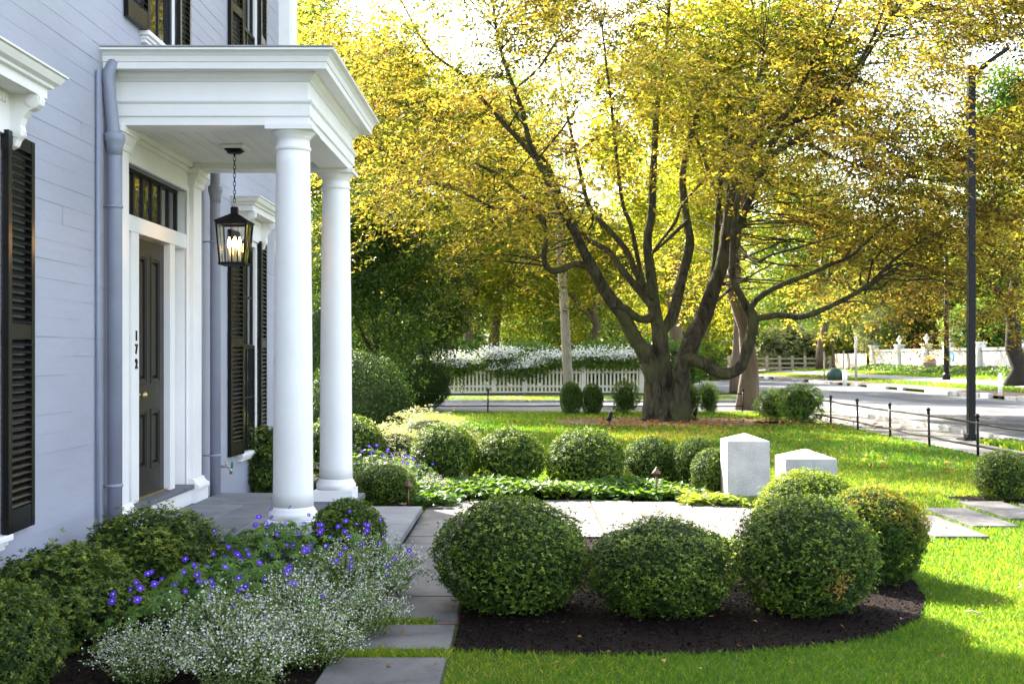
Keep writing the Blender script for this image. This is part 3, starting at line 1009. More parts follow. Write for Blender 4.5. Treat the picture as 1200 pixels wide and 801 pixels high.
# pilasters either side of the doorway
for yc in (8.51, 10.46):
    pm = hempty('pilaster', (XW, yc, 0.265))
    q = MB()
    q.box(XW, -2.848, yc - 0.125, yc + 0.125, 0.46, 2.98)
    hpart(q, 'shaft', M['white'], pm, 0.004)
    q = MB()
    q.box(XW, -2.80, yc - 0.165, yc + 0.165, 0.20, 0.365)
    q.prism_y([(XW, 0.366), (-2.79, 0.366), (-2.785, 0.385), (-2.79, 0.405), (-2.81, 0.415), (-2.825, 0.43), (-2.84, 0.46), (XW, 0.46)], yc - 0.17, yc + 0.17)
    hpart(q, 'base', M['white'], pm, 0.003)
    q = MB()
    q.box(XW, -2.79, yc - 0.18, yc + 0.18, 3.085, 3.135)
    q.prism_y([(XW, 2.98), (-2.84, 2.98), (-2.83, 3.0), (-2.83, 3.02), (-2.815, 3.045), (-2.80, 3.085), (XW, 3.085)], yc - 0.16, yc + 0.16)
    hpart(q, 'capital', M['white'], pm, 0.003)

# downspouts
for (yc, xc, r, ztop, elbow) in ((8.28, -2.83, 0.050, 3.02, True), (10.83, -2.79, 0.047, 3.0, False)):
    ds = hempty('downspout', (xc, yc, 0))
    q = MB()
    if elbow:
        pts = [(xc, yc, 0.0), (xc, yc, 2.98), (xc - 0.01, yc - 0.01, 3.12), (xc - 0.025, yc - 0.025, 3.30), (xc - 0.03, yc - 0.04, 3.46), (xc - 0.005, yc - 0.02, 3.535), (xc + 0.03, yc + 0.02, 3.575)]
        hpart(q.tube(pts, [r, r, r * 0.86, r * 0.86, r * 0.86, r * 0.84, r * 0.8], 16), 'pipe', M['pipe'], ds)
    else:
        hpart(q.tube([(xc, yc, 0.0), (xc, yc, 2.96), (xc, yc, 3.3), (xc, yc - 0.06, 3.42), (xc, yc - 0.25, 3.47)], [r, r, r * 0.85, r * 0.85, r * 0.85], 14), 'pipe', M['pipe'], ds)
    q = MB().lathe([(r, 2.90), (r * 1.08, 2.96), (r * 1.3, 3.0), (r * 1.38, 3.01), (r * 1.38, 3.05), (r * 1.2, 3.06)], 18, xc, yc)
    hpart(q, 'collar', M['pipe'], ds)
    for zz in (0.62, 2.55):
        q = MB().tube([(XW - 0.01, yc - 0.02, zz), (xc + 0.01, yc - r - 0.008, zz)], 0.007, 6)
        q.lathe([(r + 0.004, zz - 0.012), (r + 0.008, zz), (r + 0.004, zz + 0.012)], 14, xc, yc)
        hpart(q, 'strap', M['pipe'], ds)
for yc in (8.09, 10.70):
    hpart(MB().tube([(XW + 0.02, yc, 0.0), (XW + 0.02, yc, 3.3 if yc > 9 else 3.45)], 0.013, 8), 'conduit', M['pipe'])
# hose tap
tp = hempty('hose_tap', (XW, 11.35, 0.47))
q = MB().tube([(0, 0, 0), (0.09, 0, 0), (0.12, 0, -0.02), (0.125, 0, -0.07)], [0.013, 0.013, 0.014, 0.016], 10)
q.tube([(0.075, 0, 0), (0.075, 0, 0.05)], 0.009, 8)
q.lathe([(0.032, -0.003), (0.032, 0.0)], 12)
k = len(q.v) - 24
q.v[k:] = [(0.008 + p[2], p[0], p[1]) for p in q.v[k:]]
put('tap_body', q.mesh(), M['tap'], tp)
q = MB().lathe([(0.03, -0.006), (0.036, 0.0), (0.03, 0.006)], 14)
q.v = [(p[2] + 0.135, p[0], p[1] + 0.015) for p in q.v]
put('tap_wheel', q.mesh(), M['teal'], tp)

# ================================================================== PORCH
porch = thing('porch', 'white classical entrance porch with two round columns on bluestone platform', 'porch', (-2.2, 9.48, 0))
PO = Vector((-2.2, 9.48, 0))
XO, YN, YF = -1.508, 8.39, 10.58


def ppart(mb, name, m, parent=None, bevel=0.0):
    o = mb.build(name, m, None, bevel); o.parent = parent or porch
    o.location = -PO if parent is None else -(PO + parent.location)
    return o


q = MB().sweep3([(-0.25, 3.19), (-0.25, 3.136), (0.0, 3.136), (0.0, 3.196), (0.014, 3.198), (0.014, 3.284), (0.022, 3.286), (0.03, 3.298), (0.03, 3.311), (0.0, 3.313), (0.0, 3.45)], XW, XO, YN, YF)
ppart(q, 'entablature', M['white'])
q = MB().sweep3([(0.0, 3.44), (0.012, 3.442), (0.02, 3.452), (0.045, 3.47), (0.06, 3.492), (0.06, 3.4971), (0.148, 3.4971), (0.148, 3.543), (0.156, 3.545), (0.158, 3.555), (0.165, 3.58), (0.185, 3.602), (0.205, 3.612), (0.211, 3.614), (0.211, 3.627), (0.0, 3.634)], XW, XO, YN, YF)
ppart(q, 'cornice', M['white'])
ppart(MB().box(XW, XO + 0.205, YN - 0.205, YF + 0.205, 3.6345, 3.645), 'porch_roof', M['membrane'])
# beaded ceiling boards
q = MB()
x = XW
while x < XO - 0.25 - 0.001:
    x1 = min(x + 0.115, XO - 0.249)
    q.quad((x + 0.005, YN + 0.25, 3.186), (x + 0.005, YF - 0.25, 3.186), (x1 - 0.005, YF - 0.25, 3.186), (x1 - 0.005, YN + 0.25, 3.186))
    q.quad((x1 - 0.005, YN + 0.25, 3.186), (x1 - 0.005, YF - 0.25, 3.186), (x1, YF - 0.25, 3.199), (x1, YN + 0.25, 3.199))
    q.quad((x1, YN + 0.25, 3.199), (x1, YF - 0.25, 3.199), (x1 + 0.005, YF - 0.25, 3.186), (x1 + 0.005, YN + 0.25, 3.186))
    x = x1
q.box(XW, XO - 0.2, YN + 0.2, YF - 0.2, 3.20, 3.22)
ppart(q, 'ceiling', M['white'])
ppart(MB().box(XW + 0.012, XW + 0.05, YN + 0.25, YF - 0.25, 3.14, 3.186).box(XW + 0.012, XW + 0.03, YN + 0.25, YF - 0.25, 3.10, 3.1395), 'wall_moulding', M['white'], bevel=0.006)
ppart(MB().box(-2.39, -2.19, 9.39, 9.57, 3.155, 3.1855), 'ceiling_block', M['white'], bevel=0.008)
for yc in (8.51, 10.46):
    cpart = empty('column', Vector((-1.638, yc, 0.265)) - PO, 0, porch)
    q = MB().box(-0.168, 0.168, -0.168, 0.168, 0, 0.095)
    q.lathe([(0.158, 0.0951), (0.168, 0.105), (0.174, 0.125), (0.168, 0.146), (0.157, 0.156), (0.157, 0.166), (0.150, 0.170), (0.145, 0.185)], 40)
    put('base', q.mesh(), M['white'], cpart)
    prof = []
    for i in range(25):
        t = i / 24
        prof.append((0.141 - 0.022 * t ** 1.6 + (0.004 * (1 - t * 14) if t < 0.07 else 0), 0.18 + t * 2.53))
    q = MB().lathe(prof, 48)
    put('shaft', q.mesh(), M['white'], cpart)
    q = MB().lathe([(0.119, 2.70), (0.125, 2.712), (0.129, 2.722), (0.125, 2.733), (0.118, 2.738), (0.118, 2.79), (0.124, 2.792), (0.124, 2.80), (0.135, 2.81), (0.152, 2.83), (0.158, 2.838)], 40)
    q.box(-0.167, 0.167, -0.167, 0.167, 2.8382, 2.8705)
    put('capital', q.mesh(), M['white'], cpart)
q = MB()
for x0, x1, y0, y1 in ((-2.80, -2.06, 8.36, 9.24), (-2.06, -1.447, 8.36, 9.24), (-2.80, -2.36, 9.24, 10.1), (-2.36, -1.447, 9.24, 10.1), (-2.80, -1.95, 10.1, 10.97), (-1.95, -1.447, 10.1, 10.97)):
    q.box(x0 + 0.003, x1 - 0.003, y0 + 0.003, y1 - 0.003, 0.215, 0.265)
ppart(q, 'platform', M['bluestone'], bevel=0.006)
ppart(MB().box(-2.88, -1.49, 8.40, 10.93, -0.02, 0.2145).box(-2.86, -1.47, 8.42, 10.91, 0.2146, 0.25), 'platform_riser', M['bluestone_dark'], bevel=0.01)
q = MB()
for y0, y1 in ((8.30, 8.95), (8.95, 9.98), (9.98, 11.18)):
    q.box(-1.485, -0.942, y0 + 0.002, y1 - 0.002, 0.06, 0.115)
ppart(q, 'step', M['bluestone'], bevel=0.007)
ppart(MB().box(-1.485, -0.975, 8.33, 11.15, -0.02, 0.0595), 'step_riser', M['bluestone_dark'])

# ---- hanging lantern
lan = thing('hanging_lantern', 'black glass porch lantern with lit candle bulbs hanging on a chain', 'lantern', (-2.29, 9.48, 2.235))
q = MB().box(-0.065, 0.065, -0.065, 0.065, 0.905, 0.918)
q.lathe([(0.05, 0.885), (0.062, 0.895), (0.062, 0.905)], 18); q.tube([(0, 0, 0.86), (0, 0, 0.89)], 0.008, 8)
q.build('ceiling_plate', M['iron'], lan, 0.003)
q = MB()
zc, i = 0.845, 0
while zc > 0.49:
    pts = []
    for k in range(13):
        a = 2 * PI * k / 12
        u, w = 0.010 * math.cos(a), 0.021 * math.sin(a)
        pts.append((u, 0, zc + w) if i % 2 == 0 else (0, u, zc + w))
    q.tube(pts, 0.0028, 5, False)
    zc -= 0.033; i += 1
q.build('chain', M['iron'], lan)
q = MB().lathe([(0.028, 0.0), (0.032, 0.0), (0.032, 0.012), (0.02, 0.02)], 12)
q.v = [(p[0], p[1], p[2] + 0.445) for p in q.v]
q.box(-0.026, 0.026, -0.026, 0.026, 0.405, 0.447)
hw, hb = 0.118, 0.095
# hipped roof with a lip
e = 0.132
n0 = len(q.v)
q.v += [(-e, -e, 0.335), (e, -e, 0.335), (e, e, 0.335), (-e, e, 0.335), (-e, -e, 0.345), (e, -e, 0.345), (e, e, 0.345), (-e, e, 0.345), (-0.03, -0.03, 0.408), (0.03, -0.03, 0.408), (0.03, 0.03, 0.408), (-0.03, 0.03, 0.408)]
for k in range(4):
    j = (k + 1) % 4
    q.f += [(n0 + k, n0 + j, n0 + 4 + j, n0 + 4 + k), (n0 + 4 + k, n0 + 4 + j, n0 + 8 + j, n0 + 8 + k)]; q.smooth += [False, False]
q.f += [(n0 + 3, n0 + 2, n0 + 1, n0), (n0 + 8, n0 + 9, n0 + 10, n0 + 11)]; q.smooth += [False, False]
q.build('roof', M['iron'], lan, 0.002)
q = MB()
for sx in (-1, 1):
    for sy in (-1, 1):
        q.tube([(sx * hb, sy * hb, 0.02), (sx * hw, sy * hw, 0.335)], 0.0075, 4)
for k in range(4):
    rot = Matrix.Rotation(k * PI / 2, 4, 'Z')
    q.box(-hw, hw, hw - 0.012, hw + 0.004, 0.318, 0.334, rot); q.box(-hb - 0.01, hb + 0.01, hb - 0.012, hb + 0.006, 0.0, 0.022, rot)
    q.tube([rot @ Vector((0, hb, 0.02)), rot @ Vector((0, hw, 0.32))], 0.003, 4)
q.box(-hb, hb, -hb, hb, 0.0, 0.008)
q.build('frame', M['iron'], lan)
q = MB()
for k in range(4):
    rot = Matrix.Rotation(k * PI / 2, 4, 'Z')
    q.quad(*[rot @ Vector(p) for p in ((-hb + 0.006, hb - 0.004, 0.021), (hb - 0.006, hb - 0.004, 0.021), (hw - 0.006, hw - 0.004, 0.318), (-hw + 0.006, hw - 0.004, 0.318))])
q.build('glass_pane', M['clear'], lan)
for k in range(4):
    a = k * PI / 2 + 0.35
    cx, cy = 0.04 * math.cos(a), 0.04 * math.sin(a)
    cd = MB().lathe([(0.0115, 0.03), (0.0115, 0.135), (0.009, 0.14)], 10, cx, cy).tube([(0, 0, 0.02), (cx, cy, 0.03)], 0.004, 5).build('candle', M['bulb_sleeve'], lan)
    MB().lathe([(0.008, 0.14), (0.0135, 0.16), (0.0145, 0.175), (0.009, 0.20), (0.002, 0.225)], 10, cx, cy).build('bulb', M['bulb'], cd)
# ================================================================== GRANITE POSTS
def granite_post(loc, lab, h=0.655):
    w = 0.215
    q = MB()
    n = len(q.v)
    q.v += [(-w, -w, -0.05), (w, -w, -0.05), (w, w, -0.05), (-w, w, -0.05), (-w, -w, h), (w, -w, h), (w, w, h), (-w, w, h), (0, 0, h + 0.072)]
    for k in range(4):
        j = (k + 1) % 4
        q.f += [(k, j, 4 + j, 4 + k), (4 + k, 4 + j, 8)]; q.smooth += [False, False]
    q.f.append((3, 2, 1, 0)); q.smooth.append(False)
    o = q.build('granite_post', M['granite'], None, 0.006, loc)
    return tag(o, lab, 'gate post', 'granite gate posts')


granite_post((2.285, 12.32, 0), 'tall pyramid-topped granite post standing free at back of the path')
granite_post((2.413, 10.21, 0), 'pyramid-topped granite post half hidden behind the bronzed boxwoods')

# ================================================================== GARDEN LIGHTS
def path_light(x, y, lab, h=0.30):
    t = thing('path_light', lab, 'garden light', (x, y, 0), 0, 'bronze path lights')
    MB().tube([(0, 0, -0.03), (0, 0, h)], 0.009, 8).build('stake', M['bronze'], t)
    MB().lathe([(0.052, h - 0.02), (0.052, h - 0.012), (0.02, h + 0.022), (0.008, h + 0.04), (0.002, h + 0.05)], 16).build('hood', M['bronze'], t)


path_light(GX(478, 11.6), 11.65, 'bronze path light before the clipped box beside the porch step', 0.27)
path_light(GX(768, 12.6), 12.5, 'bronze path light in ground cover left of the tall granite post', 0.31)
for xx, yy, lab in ((GX(715, 26.5), 26.6, 'small black spotlight on bare mulch left of the big trunk'), (GX(817, 28.5), 28.8, 'small black spotlight right of the big trunk')):
    q = MB().tube([(0, 0, -0.02), (0, 0, 0.1)], 0.015, 6).tube([(-0.02, -0.03, 0.1), (0.03, 0.05, 0.26)], 0.05, 10)
    tag(q.build('spotlight', M['iron'], loc=(xx, yy, 0)), lab, 'spotlight', 'spotlights under the tree')

# ================================================================== FENCES
def iron_fence(lab, base, pts, cat='fence', group='low iron rail fences'):
    f = thing('iron_rail_fence', lab, cat, base, 0, group)
    pm = MB().tube([(0, 0, -0.05), (0, 0, 0.60)], 0.021, 8).lathe([(0.022, 0.56), (0.034, 0.575), (0.022, 0.59), (0.022, 0.60), (0.037, 0.62), (0.037, 0.64), (0.02, 0.663), (0.002, 0.67)], 10).mesh('post')
    for p in pts:
        o = put('post', pm, M['iron'], f, Vector(p) - Vector(base))
        o.rotation_euler = (random.Random(p[1] + p[0]).uniform(-.03, .03), random.Random(p[1]).uniform(-.03, .03), 0)
    rr = random.Random(7)
    for zz in (0.53, 0.19):
        path = []
        for i, p in enumerate(pts):
            path.append(Vector(p) - Vector(base) + Vector((0, 0, zz + rr.uniform(-.012, .012))))
            if i + 1 < len(pts):
                path.append((Vector(p) + Vector(pts[i + 1])) / 2 - Vector(base) + Vector((rr.uniform(-.02, .02), 0, zz - 0.012 + rr.uniform(-.012, .012))))
        MB().tube(path, 0.017, 8).build('rail', M['iron'], f)


iron_fence('black iron two-rail fence receding along the pavement at right of lawn', (6.78, 17.8, 0), [(6.78, 17.8 + 2.13 * i - 2.13 * 5, 0) for i in range(12)])
iron_fence('black iron two-rail fence across the back of the lawn before the street', (0, 32.2, 0), [(-12.4 + 2.29 * i, 32.2, 0) for i in range(9)])

# picket fence on the far side of the cross street
PKY = 48.5
pf = thing('picket_fence', 'cream picket fence under white blossom across the street', 'fence', (0, PKY, 0))
q = MB()
x = GX(474, PKY)
x_end = GX(775, PKY)
x0p = x
while x < x_end:
    q.box(x - 0.035, x + 0.035, -0.012, 0.012, 0.12, 1.0)
    q.prism_y([(x - 0.035, 1.0), (x + 0.035, 1.0), (x, 1.06)], -0.012, 0.012)
    x += 0.155
q.build('pickets', M['picket'], pf)
q = MB()
for zz in (0.28, 0.85): q.box(x0p, x_end, 0.0125, 0.05, zz, zz + 0.08)
q.box(x0p, x_end, -0.02, 0.03, 0.02, 0.12)
q.build('rail', M['picket'], pf)
pm = MB().box(-0.085, 0.085, -0.06, 0.11, -0.05, 1.13).box(-0.11, 0.11, -0.085, 0.135, 1.13, 1.17).prism_y([(-0.09, 1.17), (0.09, 1.17), (0, 1.25)], -0.06, 0.11).mesh('post')
for px in (480, 579, 615, 684, 752):
    put('post', pm, M['picket'], pf, (GX(px, PKY), 0, 0))

# white panel fence with urn-topped posts on the bank
FXX = 26.0
wf = thing('panel_fence', 'tall white board fence with urn-topped posts on the far bank', 'fence', (FXX, 70, bank_z(FXX)))
zb = 0.0


def fy(px):  # distance where the fence line meets the pixel column
    return FXX * 1400 / (px - 613)


cols = [1024, 1054, 1086, 1111, 1148, 1198, 1270]
posts = [fy(p) for p in cols]
for i in range(len(posts) - 1):
    a, b2 = posts[i], posts[i + 1]
    q = MB()
    if cols[i] == 1086:
        nn = int((a - b2) / 0.22)
        for k in range(nn):
            yy = b2 + (k + 0.5) * (a - b2) / nn
            q.box(-0.02, 0.02, yy - 70 - 0.05, yy - 70 + 0.05, 0.05, 1.34)
        q.box(-0.03, 0.03, b2 - 70, a - 70, 0.2, 0.3); q.box(-0.03, 0.03, b2 - 70, a - 70, 1.1, 1.2)
        q.build('gate', M['kerb'], wf)
    else:
        nn = max(6, int((a - b2) / 0.5))
        for k in range(nn):
            y0 = b2 + k * (a - b2) / nn; y1 = b2 + (k + 1) * (a - b2) / nn
            q.box(-0.03, 0.03 - 0.004 * (k % 2), y0 - 70, y1 - 70 - 0.012, 0.0, 1.25)
        q.box(-0.09, 0.09, b2 - 70, a - 70, 1.25, 1.40); q.box(-0.06, 0.06, b2 - 70, a - 70, -0.1, 0.16)
        q.build('panel', M['panel'], wf)
pm = MB().box(-0.24, 0.24, -0.24, 0.24, -0.15, 1.62).box(-0.32, 0.32, -0.32, 0.32, 1.62, 1.74).box(-0.28, 0.28, -0.28, 0.28, 1.48, 1.54).mesh('post')
um = MB().lathe([(0.16, 1.74), (0.10, 1.82), (0.08, 1.88), (0.20, 2.0), (0.27, 2.14), (0.24, 2.26), (0.10, 2.34), (0.13, 2.40), (0.06, 2.5), (0.01, 2.58)], 14).mesh('urn')
for px, yy in zip(cols, posts):
    po = put('post', pm, M['white'], wf, (0, yy - 70, 0))
    if px in (1054, 1086, 1111):
        put('urn_finial', um, M['white'], po, (0, 0, 0.44)).scale = (0.72, 0.72, 0.75)
# return of the board fence, weathered
y_ = posts[0]
bf = MB()
for k in range(18):
    bf.box(-0.02 * (k % 2), 0.03, 0.5 * k, 0.5 * k + 0.47, 0, 1.25 - 0.02 * (k % 3))
tag(bf.build('board_fence', M['old_wood'], loc=(FXX - 0.4, y_ + 0.5, bank_z(FXX) - 0.1)), 'weathered tan board fence continuing from the white panel fence', 'fence')
dk = MB()
for k in range(4):
    dk.box(0.3 * k + 0.7, 0.3 * k + 0.97, -0.02, 0.02 + 0.01 * (k % 2), 0, 1.5)
tag(dk.build('board_fence', M['bark_dark'], loc=(FXX - 0.6, y_ + 9.8, bank_z(FXX) - 0.1)), 'short dark board fence behind the staked young tree', 'fence')
# split rail fence far along the street
RY = 100.0
rf = thing('rail_fence', 'bleached wooden post and rail fence at far end of street', 'fence', (GX(930, RY), RY, 0.3))
xa, xb = GX(880, RY) - rf.location.x, GX(973, RY) - rf.location.x
q = MB()
for zz in (0.3, 0.68, 1.06):
    q.box(xa - 6, xb, -0.04, 0.04, zz - 0.06, zz + 0.07)
q.build('rail', M['old_wood'], rf)
pm = MB().box(-0.1, 0.1, -0.09, 0.09, -0.5, 1.3).mesh('post')
for k in range(12):
    put('post', pm, M['old_wood'], rf, (xb - k * (xb - xa + 5) / 11, 0, 0))

# ================================================================== STREET FURNITURE
sl = thing('street_lamp', 'tall black street lamp with angled arm standing behind the iron fence', 'street lamp', (8.1, 21.6, 0))
MB().box(-0.065, 0.065, -0.065, 0.065, 0.03, 6.78).build('pole', M['iron'], sl, 0.012)
MB().box(-0.2, 0.2, -0.2, 0.2, -0.02, 0.035).box(-0.1, 0.1, -0.1, 0.1, 0.035, 0.12).box(-0.17, -0.12, -0.17, -0.12, 0.035, 0.07).box(0.12, 0.17, -0.17, -0.12, 0.035, 0.07).build('base_plate', M['iron'], sl, 0.008)
MB().tube([(0.05, 0, 6.6), (0.28, 0, 6.79)], 0.045, 8).build('arm', M['iron'], sl)
MB().box(0.0, 0.5, -0.11, 0.11, -0.02, 0.055, Matrix.Translation((0.24, 0, 6.765)) @ Matrix.Rotation(math.radians(-35), 4, 'Y')).build('lamp_head', M['iron'], sl, 0.015)
sl2 = thing('street_lamp', 'plain black street lamp on the far bank beside the urn posts', 'street lamp', (GX(1109, 60), 60, bank_z(GX(1109, 60))))
MB().tube([(0, 0, -0.1), (0, 0, 6.3)], [0.14, 0.10], 10).build('pole', M['iron'], sl2)
MB().lathe([(0.2, -0.05), (0.2, 0.25), (0.13, 0.4)], 12).build('base', M['iron'], sl2)
MB().tube([(0, 0, 6.2), (-0.5, 0, 6.5), (-1.2, 0, 6.45)], 0.06, 8).lathe([(0.02, 6.45), (0.2, 6.35), (0.22, 6.3)], 12, -1.2, 0).build('lamp_head', M['iron'], sl2)
up = thing('utility_pole', 'leaning bleached utility pole left of the big tree', 'utility pole', (GX(668, 33.6), 33.6, 0))
MB().tube([(0, 0, -0.2), (-0.17, 0, 3.0), (-0.30, 0, 5.0), (-0.38, 0, 6.4)], [0.14, 0.125, 0.115, 0.11], 12).build('pole', M['wood_pole'], up)
MB().tube([(0.07, -0.13, 0.0), (-0.1, -0.12, 3.0), (-0.18, -0.115, 4.5)], 0.035, 8).build('cable_guard', M['kerb'], up)
for px, py0, py1, yy, rad, lab in ((990, 431, 449, 62, 0.12, 'short white post in the verge near the staked young tree'), (1172, 446, 470, 43.5, 0.07, 'short white post in the verge before the right tree')):
    xx = GX(px, yy); zb_ = bank_z(xx) if xx > 17.1 else 0.0
    h = (py1 - py0) / 1400 * yy
    q = MB().tube([(0, 0, -0.1), (0, 0, h)], rad, 10).lathe([(rad, h), (rad * 0.8, h + 0.05), (rad * 0.2, h + 0.08)], 10)
    tag(q.build('verge_post', M['white'], loc=(xx, yy, zb_)), lab, 'post', 'white verge posts')
xx = GX(1003, 66)
sp = thing('sign_pole', 'thin pale metal sign pole on the far verge', 'sign pole', (xx, 66, bank_z(xx)))
MB().tube([(0, 0, -0.1), (0, 0, 2.5)], 0.07, 8).build('pole', M['kerb'], sp)
MB().box(-0.02, 0.02, -0.25, 0.25, 1.9, 2.5).build('sign_plate', M['kerb'], sp, 0.01)
yb = 26.0 * 1400 / (1117 - 613)
q = MB()
pts = [(-0.22, 0.1), (-0.2, 0.3), (0, 0.36), (0.2, 0.3), (0.22, 0.1), (0.14, -0.12), (0, -0.26), (-0.14, -0.12)]
q.poly([(-0.01, p[0], p[1]) for p in pts]); q.poly([(0.01, p[0], p[1]) for p in reversed(pts)])
n0 = len(q.v)
for i in range(8):
    j = (i + 1) % 8
    q.f.append((j, i, 8 + 7 - i, 8 + 7 - j)); q.smooth.append(False)
q.v = [(p[0], p[1] * 1.25, p[2]) for p in q.v]
sgn = tag(q.build('shield_sign', M['blue_sign'], loc=(FXX - 0.06, yb, bank_z(FXX) + 0.83)), 'small blue shield sign fixed on the white panel fence', 'sign')
MB().lathe([(0.11, -0.003), (0.11, 0.003)], 14).build('sign_emblem', M['white'], sgn).matrix_local = Matrix.Translation((-0.016, 0, 0.06)) @ Matrix.Rotation(PI / 2, 4, 'Y')
# planter on a low step
yp = 25.3 * 1400 / (1095 - 613)
pl = thing('planter', 'round terracotta planter of flowers before the white fence gate', 'planter', (25.0, yp, bank_z(25.0)))
pl.scale = (0.6, 0.6, 0.65)
MB().box(-1.3, 1.0, -0.9, 0.9, -0.2, 0.1).build('step', M['concrete'], pl, 0.02)
MB().lathe([(0.40, 0.1), (0.55, 0.4), (0.66, 0.86), (0.72, 0.88), (0.72, 1.0), (0.62, 1.0), (0.58, 0.9)], 20).build('pot', M['terracotta'], pl)
r_ = np.random.default_rng(8)
dd = sphere_dirs(r_, 500); dd[:, 2] = np.abs(dd[:, 2])
put('flowers', leaves_mesh('flowers', dd * np.array([0.7, 0.7, 0.5]) * r_.uniform(0.5, 1, (500, 1)), dd + r_.normal(0, .5, (500, 3)), r_.normal(size=(500, 3)), 0.16, 0.1, r_.uniform(0, 1, 500)), M['bud_red'], pl, (0, 0, 0.98))
# drain cover in the street
q = MB().lathe([(0.34, 0), (0.34, 0.006)], 24)
tag(q.build('drain_cover', M['bark_dark'], loc=(GX(1165, 33.0), 33.0, 0.0035)), 'round iron drain cover set in the sunlit street', 'drain cover')
exec_later = []

# ================================================================== THE BIG TREE
TY = 28.2


def px3(p):
    return P(p[0], p[1], TY + p[2])


